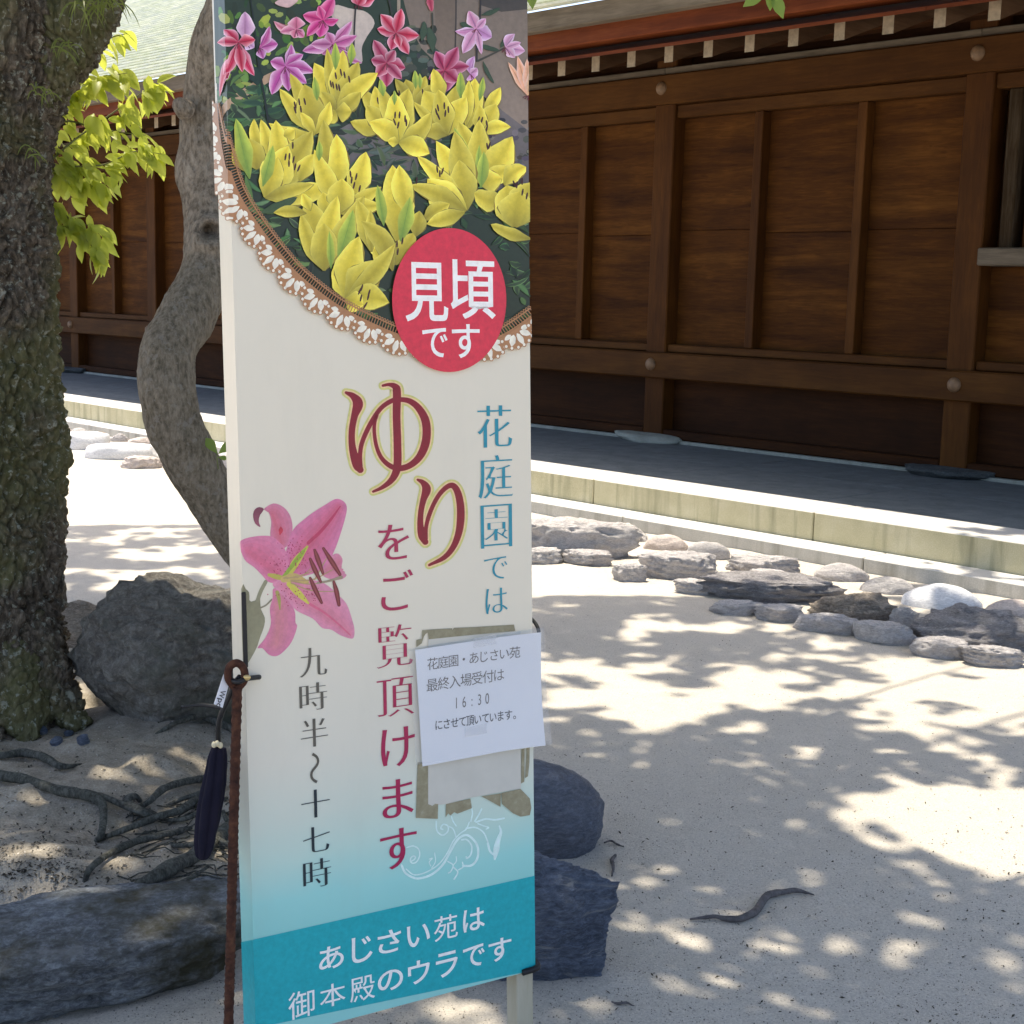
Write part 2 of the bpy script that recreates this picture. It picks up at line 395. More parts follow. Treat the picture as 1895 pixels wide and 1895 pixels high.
PW = 9.71
bld = empty('wooden_building', wall_pt(12, PW, KERB_Z), 'long dark brown timber shrine building with panelled wall behind the paved kerb', 'building')
POSTS = [5.31, 8.24, 11.18, 14.1, 16.93, 19.1, 21.9, 24.8, 27.7]
A_R, A_L = 1.2, 33.0
ends = [2.4] + POSTS + [30.6]
wbox('lower_rail', ends[0], ends[-1], 9.60, 9.78, 0.805, 1.032, M_beam, bld, 0.012)
wbox('head_beam', ends[0], ends[-1], 9.60, 9.78, 3.142, 3.391, M_beam, bld, 0.012)
for k in range(len(ends) - 1):
    a0, a1 = ends[k], ends[k + 1]
    wbox('sill_beam', a0 + 0.112, a1 - 0.112, 9.66, 9.84, 0.275, 0.355, M_dark, bld, 0.01)
    wbox('sill_stone', a0 + 0.002, a1 - 0.002, 9.62, 9.92, KERB_Z - 0.06, 0.272, M_found, bld, 0.008)
    wbox('sub_rail', a0 + 0.112, a1 - 0.112, 9.685, 9.84, 1.035, 1.104, M_beam, bld, 0.008)
    wbox('sub_rail', a0 + 0.112, a1 - 0.112, 9.685, 9.84, 3.03, 3.139, M_beam, bld, 0.008)
    wbox('lower_panel', a0 + 0.112, a1 - 0.112, 9.80, 9.83, 0.352, 0.84, M_dark, bld, 0.003)
    wbox('frieze_panel', a0 + 0.112, a1 - 0.112, 9.86, 9.90, 3.36, 3.86, M_dark, bld, 0.003)
    wbox('wall_plate', a0 + 0.001, a1 - 0.001, 9.635, 9.80, 3.395, 3.45, M_grey, bld, 0.006)
    if k == 0:                                              # window bay at the right edge of the picture
        wbox('lower_wall_panel', a0 + 0.112, a1 - 0.112, 9.81, 9.84, 1.10, 1.79, M_panel, bld, 0.003)
        wbox('window_sill', a0 + 0.05, a1 - 0.116, 9.58, 9.86, 1.79, 1.915, M_grey, bld, 0.01)
        wbox('window_jamb', a1 - 0.30, a1 - 0.20, 9.72, 9.86, 1.917, 3.03, wood('weathered_jamb', (0.022, 0.013, 0.006), (0.036, 0.022, 0.010), (0.085, 0.064, 0.042), 'z', 0.8), bld, 0.008)
        for q in range(9): wbox('lattice_bar', a1 - 0.42 - q * 0.16, a1 - 0.36 - q * 0.16, 9.76, 9.82, 1.917, 3.03, M_post, bld, 0.006)
        wbox('dark_interior_board', a0 + 0.112, a1 - 0.112, 9.88, 9.90, 1.85, 3.05, M_dark, bld, 0.003)  # dark board stands in for the shaded interior behind the window opening
    else:
        npan = 3 if a1 - a0 > 2.5 else 2
        st = (a1 - a0) / npan
        for q in range(npan):
            b0 = a0 + q * st + (0.112 if q == 0 else 0.042); b1 = a0 + (q + 1) * st - (0.112 if q == npan - 1 else 0.042)
            zm = 2.08 + random.uniform(-0.03, 0.03)
            wbox('panel_board', b0, b1, 9.80, 9.828, 1.09, zm - 0.002, M_panel, bld, 0.003)
            wbox('panel_board', b0, b1, 9.796, 9.828, zm + 0.001, 3.045, M_panel, bld, 0.003)
            if q: wbox('batten', a0 + q * st - 0.041, a0 + q * st + 0.041, 9.69, 9.83, 1.106, 3.028, M_post, bld, 0.006)
# domed peg cap
bm = bmesh.new(); prof = [(0.0, -0.034), (0.022, -0.032), (0.040, -0.024), (0.052, -0.010), (0.056, 0.0), (0.056, 0.02)]
ns = 16; rings = []
for r, y in prof[1:]:
    rings.append([bm.verts.new((r * math.cos(2 * math.pi * t / ns), y, r * math.sin(2 * math.pi * t / ns))) for t in range(ns)])
c0 = bm.verts.new((0, prof[0][1], 0))
for t in range(ns): bm.faces.new((c0, rings[0][(t + 1) % ns], rings[0][t]))
for q in range(len(rings) - 1):
    for t in range(ns): bm.faces.new((rings[q][t], rings[q][(t + 1) % ns], rings[q + 1][(t + 1) % ns], rings[q + 1][t]))
cap = bpy.data.meshes.new('peg_cap'); bmesh.ops.recalc_face_normals(bm, faces=bm.faces); bm.to_mesh(cap); bm.free(); cap.materials.append(M_cap)
cap.polygons.foreach_set('use_smooth', [True] * len(cap.polygons))
for a in POSTS:
    wbox('post', a - 0.11, a + 0.11, 9.655, 9.88, 0.275, 3.62, M_post, bld, 0.01)
    for z in (0.925, 3.276): link('peg_cap', cap, bld, wall_pt(a, 9.598, z), WROT)
    wbox('bracket', a - 0.13, a + 0.13, 9.45, 9.88, 3.622, 3.70, M_red, bld, 0.01)
# rafters with painted ends, rising towards the wall
SL = 0.355
def slope_box(wx, p0, p1, z0, th, mat, endmat=None):
    V = []
    for x in (-wx / 2, wx / 2):
        for p, dz in ((p0, 0), (p1, (p1 - p0) * SL)):
            V += [(x, p - p0, dz), (x, p - p0, dz + th)]
    # order: x-:p0b,p0t,p1b,p1t  x+: ...
    F = [(0, 1, 5, 4), (2, 6, 7, 3), (0, 4, 6, 2), (1, 3, 7, 5), (0, 2, 3, 1), (4, 5, 7, 6)]
    bm = bmesh.new(); vs = [bm.verts.new(q) for q in V]; fs = [bm.faces.new([vs[i] for i in f]) for f in F]
    bmesh.ops.recalc_face_normals(bm, faces=fs)
    if endmat: fs[0].material_index = 1
    me = bpy.data.meshes.new('sloped_piece'); bm.to_mesh(me); bm.free(); me.materials.append(mat)
    if endmat: me.materials.append(endmat)
    return me
raft = slope_box(0.082, 8.30, 10.15, 3.217, 0.135, M_raft, M_raftend)
ar = 6.373 - 0.0365 - 0.367 * 10
for k in range(76): link('rafter', raft, bld, wall_pt(ar + 0.3667 * k, 8.30, 3.217), WROT)
# boards over the rafters, eave boards and fascia
Lb = 3.667; ab = A_R
sof = slope_box(Lb - 0.004, 8.13, 10.2, 3.30, 0.025, M_red)
while ab < 30:
    am = ab + Lb / 2
    link('soffit_board', sof, bld, wall_pt(am, 8.13, 3.217 + 0.137 - 0.17 * SL), WROT)
    wbox('eave_board', ab + 0.002, ab + Lb - 0.002, 8.07, 8.25, 3.385, 3.525, M_red, bld, 0.01)
    wbox('fascia_board', ab + 0.002, ab + Lb - 0.002, 7.975, 8.068, 3.505, 3.655, M_grey, bld, 0.008)
    wbox('purlin', ab + 0.002, ab + Lb - 0.002, 9.44, 9.60, 3.50, 3.605, M_dark, bld, 0.008)
    ab += Lb
# roof: real stepped courses parallel to the eave
m = Mat('roof_shingle', 0.7, 0.35); v = m.coord(scale=(0.5, 4, 4)); n1 = m.noise(v, 1.3, 5); n2 = m.noise(m.coord(), 3, 5)
c = m.ramp(n1, [(0.3, (0.52, 0.56, 0.42)), (0.55, (0.66, 0.68, 0.55)), (0.75, (0.72, 0.73, 0.64))])
m.color(m.mix(m.ramp(n2, [(0.45, (0, 0, 0)), (0.7, (0.6, 0.6, 0.6))]), c, (0.46, 0.50, 0.50))); m.bump(n1, 0.3, 0.01)
V = []; F = []; nc = 46; st, rise = 0.118, 0.0655
def rp(a, p, z): return wall_pt(a, p, z)
for k in range(nc):
    p = 7.93 + k * st; z = 3.658 + k * rise
    b = len(V)
    for a in (A_R, A_L):
        V += [rp(a, p + 0.020, z), rp(a, p + 0.018, z + 0.016), rp(a, p, z + 0.016), rp(a, p, z + 0.036), rp(a, p + st + 0.022, z + rise + 0.002)]
    F += [(b + q, b + q + 1, b + q + 6, b + q + 5) for q in range(4)]
b = len(V); pr, zr = 7.93 + nc * st, 3.658 + nc * rise
for a in (A_R, A_L): V += [rp(a, pr, zr - 0.02), rp(a, pr, 5.5), rp(a, 7.935, 3.657)]
F += [(b, b + 3, b + 4, b + 1), (b + 2, b + 1, b + 4, b + 5), (b, b + 1, b + 2), (b + 3, b + 5, b + 4)]
rf = part('roof', V, F, m.m, bld)
# rear wall so that the body is closed
wbox('rear_wall', A_R + 0.2, A_L - 0.2, 11.6, 11.7, 0.1, 4.4, M_dark, bld, 0.01)
# ================================================================== ROCKS
def ico(sub):
    bm = bmesh.new(); bmesh.ops.create_icosphere(bm, subdivisions=sub, radius=1.0)
    V = np.array([v.co[:] for v in bm.verts]); F = np.array([[v.index for v in f.verts] for f in bm.faces]); bm.free()
    return V, F
ICO = {k: ico(k) for k in (3, 4, 5, 6)}
def rock_shape(seed, sub=4, amp=0.22, ang=0.0, flat=0.0, freq=1.3, ledge=0.0, rough=1.0):
    """unit rock: noisy ball; ang cuts facets, flat planes the top, ledge adds bedding steps"""
    V, F = ICO[sub]; V = V.copy()
    rng = np.random.RandomState(seed)
    r = 1 + amp * fbm(V * freq + seed * 3.7, seed, 4)
    if ang:
        for k in range(11):
            n = rng.normal(size=3); n /= np.linalg.norm(n); d = rng.uniform(0.62, 0.9)
            q = V @ n; lim = np.where(q > 0.05, d / np.maximum(q, 0.05), 9)
            r = np.where(r > lim, lim + (r - lim) * (1 - ang), r)
    V = V * r[:, None]
    if flat: V[:, 2] = np.where(V[:, 2] > flat, flat + (V[:, 2] - flat) * 0.22, V[:, 2])
    if ledge:
        zz = V[:, 2] * 5 + 0.7 * fbm(V * 1.5, seed + 9, 2); s = zz - np.floor(zz)
        V[:, :2] *= (1 + ledge * (s - 0.5))[:, None]
    V += rough * ((0.035 * amp / 0.2 * fbm(V * 6, seed + 31, 3))[:, None] * V + (0.014 * ridged(V * 5, seed + 77, 3))[:, None] * V + (0.010 * fbm(V * 16, seed + 55, 3))[:, None] * V)
    lo, hi = V.min(0), V.max(0)
    return (V - (lo + hi) / 2) / ((hi - lo) / 2), F
def rock(name, bbox, mat, label, cat='rock', seed=1, dr=0.7, zg=None, rot=None, group=None, sub=4, sink=0.12, embed=1.0, under=0.0, front=0.0, **kw):
    """bbox in photograph pixels; the rock's distance comes from the ground its front foot touches"""
    u0, v0, u1, v1 = bbox; uc = (u0 + u1) / 2
    G = on_ground(uc, v1) if zg is None else on_z(uc, v1, zg)
    dist = (G - CAM) @ CF; th = math.asin(-ray(uc, (v0 + v1) / 2)[2])
    w = (u1 - u0) / FPX * dist; app = (v1 - v0) / FPX * dist
    d = min(dr * w, 0.92 * app / max(math.sin(th), 0.05)); dist += d * 0.5; w *= 1 + d * 0.5 / dist; app *= 1 + d * 0.5 / dist
    h = math.sqrt(max(app ** 2 - (d * math.sin(th)) ** 2, (0.25 * app) ** 2)) / math.cos(th)
    c = on_depth(uc, (v0 + v1) / 2, dist)
    V, F = rock_shape(seed, sub, **kw)
    V = V.copy(); lowz = np.clip(-V[:, 2] - 0.05, 0, 1)
    V[:, 0] += under * lowz * (V[:, 0] < 0) * -V[:, 0]; V[:, 1] += front * lowz * (V[:, 1] < 0) * -V[:, 1]
    h2 = h * embed; c = c + np.array([0, 0, h / 2 - h2 / 2])      # set into the ground so that it is cut near its widest
    S = V * np.array([w / 2, d / 2, h2 / 2])
    S[:, 2] = np.where(S[:, 2] < 0, S[:, 2] * (1 + sink * 2), S[:, 2])
    ya = math.atan2(-c[0], c[1]) * 1.0 + (rot or 0.0)
    R = np.array([[math.cos(ya), -math.sin(ya), 0], [math.sin(ya), math.cos(ya), 0], [0, 0, 1]])
    return top(name, S @ R.T + c, F, mat, label, cat, group, smooth=True)

M_rk_pale = rock_mat('pale_lavender_stone', (0.48, 0.45, 0.445), (0.64, 0.605, 0.59), (0.75, 0.715, 0.70), 7, (0.68, 0.64, 0.6))
M_rk_white = rock_mat('white_stone', (0.56, 0.57, 0.59), (0.66, 0.67, 0.69), (0.74, 0.74, 0.75), 6, None, 0.7, 0.3, 0.25)
M_rk_pink = rock_mat('pinkish_stone', (0.44, 0.375, 0.345), (0.54, 0.47, 0.43), (0.62, 0.55, 0.51), 7, None, 0.75, 0.3, 0.35)
M_rk_grey = rock_mat('grey_stone', (0.341, 0.325, 0.319), (0.462, 0.440, 0.429), (0.572, 0.550, 0.528), 7, None, 0.75, 0.3, 0.4)
M_rk_brown = rock_mat('brown_stone', (0.210, 0.175, 0.140), (0.448, 0.378, 0.308), (0.700, 0.616, 0.518), 7, (0.46, 0.41, 0.35), bump=0.9)
M_rk_dark = rock_mat('dark_slab_stone', (0.216, 0.203, 0.200), (0.446, 0.419, 0.419), (0.702, 0.675, 0.661), 7, (0.5, 0.48, 0.47), bump=0.9, bed=(1, 1, 5))
M_rk_blue = rock_mat('dark_blue_boulder', (0.068, 0.089, 0.131), (0.144, 0.179, 0.251), (0.288, 0.346, 0.459), 5, (0.42, 0.44, 0.47), 0.55, 0.4, 0.9)
M_rk_round = rock_mat('dark_round_boulder', (0.054, 0.065, 0.090), (0.090, 0.107, 0.143), (0.156, 0.176, 0.225), 5, None, 0.5, 0.45, 0.45)
M_rk_big = rock_mat('big_grey_boulder', (0.109, 0.099, 0.084), (0.251, 0.231, 0.200), (0.457, 0.435, 0.378), 4.5, (0.27, 0.28, 0.26), 0.85, 0.2, 0.9, moss=(0.16, 0.175, 0.135), bed=(1, 1, 1))
M_rk_slab = rock_mat('front_slab_rock', (0.098, 0.105, 0.116), (0.255, 0.274, 0.294), (0.529, 0.568, 0.598), 5, (0.40, 0.41, 0.41), 0.8, 0.22, 0.9, moss=(0.10, 0.095, 0.06), bed=(1, 1, 2.5))

def z3(x0, y0, x1, y1): return (970 + .488 * x0, 850 + .488 * y0, 970 + .488 * x1, 850 + .488 * y1)
def z6(x0, y0, x1, y1): return (.3167 * x0, 550 + .3167 * y0, .3167 * x1, 550 + .3167 * y1)
GB = 'stones edging the kerb'
ST = [
 (z3(-90, 225, 452, 392), M_rk_pale, 'long pale layered stone beside the right edge of the sign board', dict(dr=0.5, ang=0.6, flat=0.45, ledge=0.12, amp=0.25)),
 (z3(88, 214, 238, 266), M_rk_pink, 'small pinkish cobble behind the long pale stone near the sign', dict()),
 (z3(258, 238, 478, 310), M_rk_grey, 'dark grey rough cobble below the kerb, second along from the sign', dict(ang=0.4)),
 (z3(452, 284, 622, 346), M_rk_pink, 'smooth oval pinkish grey cobble between two grey cobbles', dict(amp=0.12)),
 (z3(612, 308, 782, 380), M_rk_grey, 'mid grey rounded cobble behind the jagged pale stone', dict(amp=0.15)),
 (z3(425, 345, 740, 462), M_rk_pale, 'jagged pale stone with rough front face in front of the cobbles', dict(ang=0.7, flat=0.4, ledge=0.12)),
 (z3(750, 360, 1060, 442), M_rk_pale, 'pale angular layered stone in the middle of the kerb edging', dict(ang=0.7, ledge=0.15, flat=0.5)),
 (z3(1100, 393, 1308, 464), M_rk_pale, 'pale smooth rounded cobble just left of the dark rounded stone', dict(amp=0.1)),
 (z3(640, 428, 1245, 560), M_rk_dark, 'long flat dark slab with pale top and shadowed front edge', dict(dr=0.55, ang=0.8, flat=0.3, ledge=0.18)),
 (z3(1075, 498, 1425, 628), M_rk_brown, 'brown craggy stone beside the right end of the dark slab', dict(ang=0.6, ledge=0.15)),
 (z3(1275, 442, 1490, 512), M_rk_grey, 'dark grey smooth stone left of the white domed stone', dict(amp=0.12)),
 (z3(1435, 470, 1740, 580), M_rk_white, 'bluish white smooth domed stone below the kerb', dict(amp=0.07, dr=0.6)),
 (z3(1738, 526, 1990, 605), M_rk_pink, 'low greyish pink stone at the right edge by the kerb', dict(amp=0.12)),
 (z3(1455, 550, 1960, 745), M_rk_dark, 'largest craggy grey stone in front of the white domed stone', dict(ang=0.7, ledge=0.15, dr=0.6)),
 (z3(1015, 580, 1275, 672), M_rk_pale, 'half buried pale rock in front of the dark slab', dict(ang=0.6, flat=0.4)),
 (z3(1245, 615, 1485, 710), M_rk_grey, 'low grey buried rock in front of the brown craggy stone', dict(ang=0.6, flat=0.3)),
 (z3(1465, 668, 1705, 758), M_rk_pale, 'low pale buried rock at the foot of the largest craggy stone', dict(ang=0.5, flat=0.4)),
 (z6(300, 782, 640, 895), M_rk_white, 'flat white stone beside the mossy trunk below the kerb', dict(amp=0.12, flat=0.5)),
 (z6(500, 852, 930, 950), M_rk_white, 'long white rounded stone left of the curved trunk', dict(amp=0.1, flat=0.6)),
 (z6(416, 762, 510, 800), M_rk_grey, 'small grey cobble against the kerb behind the flat white stone', dict()),
 (z6(645, 792, 750, 845), M_rk_pale, 'small pale pointed cobble behind the long white stone', dict(ang=0.4)),
 (z6(555, 782, 635, 828), M_rk_brown, 'small brown cobble between the flat white stone and the kerb', dict()),
 (z6(705, 925, 950, 1002), M_rk_pink, 'flat pinkish stone in front of the long white stone', dict(ang=0.5, flat=0.4)),
 (z6(310, 752, 425, 790), M_rk_pink, 'small pinkish cobble against the kerb next to the mossy trunk', dict()),
 (z6(1235, 905, 1560, 1000), M_rk_pale, 'pale stone seen between the curved trunk and the sign board', dict(flat=0.5)),
 (z6(745, 815, 900, 860), M_rk_pink, 'low pinkish cobble at the left edge of the curved trunk', dict(amp=0.15)),
]
ST += [(z3(*q), M_rk_pale if k % 3 else M_rk_grey, lab, dict(ang=0.7, flat=0.35, ledge=0.15)) for k, (q, lab) in enumerate((
 ((-70, 330, 150, 405), 'low jagged stone in front of the long pale stone at the sign edge'), ((140, 340, 345, 412), 'flat stone between the long pale stone and the jagged pale stone'), ((330, 395, 470, 470), 'small flat stone left of the jagged pale stone front'),
 ((560, 452, 720, 520), 'low flat stone at the left end of the dark slab'), ((690, 530, 905, 600), 'low pale ledge stone in front of the dark slab left half'), ((870, 548, 1080, 625), 'low pale ledge stone in front of the dark slab right half'),
 ((1385, 560, 1500, 650), 'small pale stone between the brown craggy stone and largest craggy stone'), ((1650, 700, 1900, 790), 'low flat stone in front of the largest craggy stone at the right edge'), ((840, 415, 1010, 470), 'thin flat stone wedged behind the dark slab')))]
for k, (bb, mt, lab, kw) in enumerate(ST):
    rock('edging_stone', bb, mt, lab, 'stone', seed=40 + k, group=GB, sub=4 if not kw.get('ang') else 5, zg=-0.004, embed=1.75, rough=2.2 if kw.get('ang') else 0.8, **{**dict(dr=0.6), **kw})

# boulders by the trees and the sign
rock('boulder', (128, 1058, 545, 1356), M_rk_big, 'large dark grey boulder with overhanging left side beside the mossy trunk', seed=5, dr=0.75, sub=6, amp=0.24, ang=0.25, freq=1.0, rough=1.5, under=0.55)
rock('boulder', (88, 1108, 190, 1218), M_rk_brown, 'small brown rock between the mossy trunk and the large boulder', seed=8, dr=0.8, sub=5, ang=0.5)
rock('boulder', (800, 1400, 1119, 1604), M_rk_round, 'smooth rounded dark boulder behind the right edge of the sign', seed=12, dr=0.85, sub=5, amp=0.07, freq=0.8)
rock('boulder', (790, 1578, 1142, 1846), M_rk_blue, 'craggy blue grey boulder at the foot of the sign on the right', seed=16, dr=0.75, sub=6, amp=0.24, ang=0.55, flat=0.5, ledge=0.05, rough=1.4, front=0.3)
rock('slab_rock', (-130, 1652, 530, 1900), M_rk_slab, 'broad flat rock slab with dark undercut front in the left foreground', seed=23, dr=0.62, sub=6, amp=0.2, ang=0.55, flat=0.25, ledge=0.07, rot=0.12, rough=1.6, front=0.7)
for k, (bb, lab) in enumerate([((92, 1362, 116, 1382), 'small dark clod left of two others by the mossy trunk'), ((142, 1358, 166, 1382), 'small dark clod nearest the large boulder'), ((66, 1342, 88, 1362), 'small dark clod closest to the mossy trunk base'), ((118, 1350, 136, 1364), 'tiny dark clod between the other clods near the mossy trunk')]):
    rock('soil_clod', bb, M_rk_blue, lab, 'clod', seed=70 + k, dr=0.9, sub=3, ang=0.4)
# stones set under the building's posts
M_base = rock_mat('post_base_stone', (0.045, 0.055, 0.06), (0.085, 0.10, 0.11), (0.16, 0.18, 0.185), 7, None, 0.8)
for a, lab in ((5.31, 'dark flat stone under the post near the right edge'), (8.24, 'greenish grey flat stone under the post right of the sign'), (19.1, 'dark flat stone under the wall post left of the curved trunk')):
    V, F = rock_shape(int(a * 10), 4, 0.2, 0.7, 0.35, 1.3)
    V = V * np.array([0.36, 0.2, 0.055]); cs, sn = math.cos(WROT), math.sin(WROT)
    V = np.column_stack([V[:, 0] * cs - V[:, 1] * sn, V[:, 0] * sn + V[:, 1] * cs, V[:, 2]]) + wall_pt(a, 9.60, KERB_Z + 0.012)
    top('base_stone', V, F, M_base if a != 8.24 else M_found, lab, 'stone', 'stones under the wall posts', smooth=True)

# ================================================================== TREES
def bark_mat(name, lo, mid, hi, moss, lichen, moss_amt=0.5, scale=1.0):
    m = Mat(name, 0.9, 0.2); v = m.coord(scale=(1, 1, 0.45))
    n1 = m.noise(v, 14 * scale, 8, 0.7, 0.5); n2 = m.noise(v, 60 * scale, 6, 0.7); pn = m.noise(m.coord(), 3.0, 5, 0.6); ln = m.noise(m.coord(), 42, 6, 0.65)
    att = m.n('ShaderNodeVertexColor', layer_name='Col'); sep = m.n('ShaderNodeSeparateColor'); m.l(att.outputs[0], sep.inputs[0])
    c = m.ramp(n1, [(0.3, lo), (0.5, mid), (0.7, hi)])
    c = m.mix(0.55, c, m.ramp(n2, [(0.38, tuple(x * 0.35 for x in lo)), (0.5, mid), (0.66, tuple(min(1, x * 1.3) for x in hi))]))
    mf = m.math('MULTIPLY', m.ramp(m.math('ADD', m.math('MULTIPLY', pn, 0.6), m.math('MULTIPLY', sep.outputs[1], 0.5)), [(0.46, (0, 0, 0)), (0.62, (1, 1, 1))]), moss_amt)
    c = m.mix(mf, c, m.mix(n2, tuple(x * 0.5 for x in moss), moss))
    c = m.mix(m.math('MULTIPLY', m.ramp(ln, [(0.57, (0, 0, 0)), (0.62, (1, 1, 1))]), 0.7), c, lichen)
    m.color(c); m.bump(m.math('ADD', m.math('MULTIPLY', n1, 0.6), m.math('MULTIPLY', n2, 0.5)), 1.0, 0.025)
    return m.m
M_bark1 = bark_mat('mossy_bark', (0.036, 0.027, 0.018), (0.125, 0.10, 0.072), (0.29, 0.24, 0.18), (0.20, 0.205, 0.075), (0.40, 0.41, 0.33), 0.6)
M_bark2 = bark_mat('grey_smooth_bark', (0.14, 0.108, 0.072), (0.30, 0.245, 0.18), (0.44, 0.37, 0.285), (0.15, 0.14, 0.09), (0.30, 0.27, 0.22), 0.35, 1.4)
M_root = bark_mat('root_bark', (0.055, 0.055, 0.048), (0.11, 0.11, 0.095), (0.19, 0.19, 0.165), (0.10, 0.12, 0.08), (0.2, 0.2, 0.17), 0.3, 2.0)

def trunk_mesh(path, radii, nseg, nrow, bark, seed, plates=True):
    C = spline(path, nrow); R = np.interp(np.linspace(0, 1, nrow), np.linspace(0, 1, len(radii)), radii)
    V, F = tube(C, R, nseg); ctr = np.repeat(C, nseg, axis=0); N = V - ctr; N /= np.linalg.norm(N, axis=1)[:, None]
    Q = V * np.array([1, 1, 0.42])
    if plates:
        w = V * np.array([1, 1, 0.45]) * 34 + 0.9 * fbm(V * 9, seed + 2, 2)[:, None]
        d1, d2 = worley(w, seed); crack = np.clip((d2 - d1) / 0.35, 0, 1)
        disp = bark * (crack - 0.5) + bark * 0.9 * fbm(V * 5, seed + 1, 3) + bark * 0.5 * fbm(Q * 70, seed + 4, 2)
        shade = crack
    else:
        s = ridged(V * np.array([34, 34, 9.0]) + 0.8 * fbm(V * 5, seed + 3, 2)[:, None], seed, 3); disp = bark * (0.35 * s + 1.5 * fbm(V * 4.5, seed, 3)); shade = np.clip(s * 0.5 + 0.5, 0, 1)
    V = V + N * disp[:, None]
    mossy = np.clip(0.5 + 0.6 * fbm(V * 2.2, seed + 8, 3), 0, 1)
    return V, F, np.column_stack([shade, mossy, shade * 0])

# --- big mossy trunk on the left, with a fork towards the right at the top
TD = 4.62
def td(u, v, d=TD): return on_depth(u, v, d)
pa = [td(-40, 1345), td(-38, 1240), td(-34, 1100), td(-28, 900), td(-38, 700), td(-48, 500), td(-60, 330), td(-50, 180), td(-30, 60), td(0, -60), td(40, -260), td(60, -520)]
sc = TD / FPX
ra = [195, 150, 134, 137, 136, 136, 142, 155, 165, 150, 118, 100]
left_tree = empty('mossy_tree', pa[0], 'thick tree with dark mossy flaking bark at the left edge', 'tree')
V, F, Cc = trunk_mesh(pa, [r * sc for r in ra], 330, 900, 0.026, 2)
# root flare at the base
part('trunk', V, F, M_bark1, left_tree, True, Cc)
fk = [td(0, 150), td(70, 90), td(140, 30), td(190, -40), td(250, -160), td(330, -330)]
V, F, Cc = trunk_mesh(fk, [r * sc for r in (110, 92, 70, 60, 54, 48)], 170, 200, 0.018, 6)
part('limb', V, F, M_bark1, left_tree, True, Cc)
for k, (pts, r) in enumerate([([(20, 1080), (62, 1180), (98, 1265), (128, 1315), (160, 1345)], (30, 52, 44, 30, 10)), ([(-10, 1120), (20, 1230), (36, 1300), (48, 1340), (62, 1375)], (40, 70, 56, 36, 10))]):
    P = [td(u, v, TD - (0.02, 0.07, 0.11, 0.14, 0.16)[i] * (1 + 0.6 * k)) for i, (u, v) in enumerate(pts)]
    V, F, Cc = trunk_mesh(P, [q * sc for q in r], 110, 120, 0.018, 20 + k)
    part('root_flare', V, F, M_bark1, left_tree, True, Cc)

# --- smooth curved trunk in the middle
CD = 4.05; sc2 = CD / FPX
cp = [(610, 1420), (590, 1330), (560, 1210), (515, 1090), (455, 1010), (398, 930), (352, 850), (322, 770), (309, 700), (313, 640), (346, 580), (385, 500), (388, 410), (376, 310), (376, 220), (392, 120), (425, 20), (480, -110), (560, -300), (600, -520)]
cr_ = [78, 60, 54, 52, 52, 50, 49, 47, 45, 44, 46, 45, 45, 46, 47, 46, 44, 42, 38, 32]
cpath = [td(u, v, CD + 0.10 * math.sin(i * 0.6)) for i, (u, v) in enumerate(cp)]
curved = empty('curved_tree', cpath[0], 'slender tree with smooth grey S-curved trunk behind the sign', 'tree')
V, F, Cc = trunk_mesh(cpath, [r * sc2 for r in cr_], 120, 520, 0.0085, 31, False)
# knot hole near the sign's left edge: a swollen ring with a deep pit
kc = td(384, 434, CD + 0.079); kn = td(388, 434, CD + 0.079 - 0.072); d = np.linalg.norm(V - kn, axis=1); nv = kn - kc; nv /= np.linalg.norm(nv)
V = V + nv * (0.018 * np.exp(-((d - 0.046) / 0.016) ** 2) - 0.075 * np.exp(-(d / 0.026) ** 4))[:, None]
part('trunk', V, F, M_bark2, curved, True, Cc)
stub = [td(345, 205, CD), td(332, 195, CD - 0.03), td(322, 192, CD - 0.04)]
V, F, Cc = trunk_mesh(stub, [0.028, 0.022, 0.012], 24, 20, 0.003, 44, False); part('branch_stub', V, F, M_bark2, curved, True, Cc)

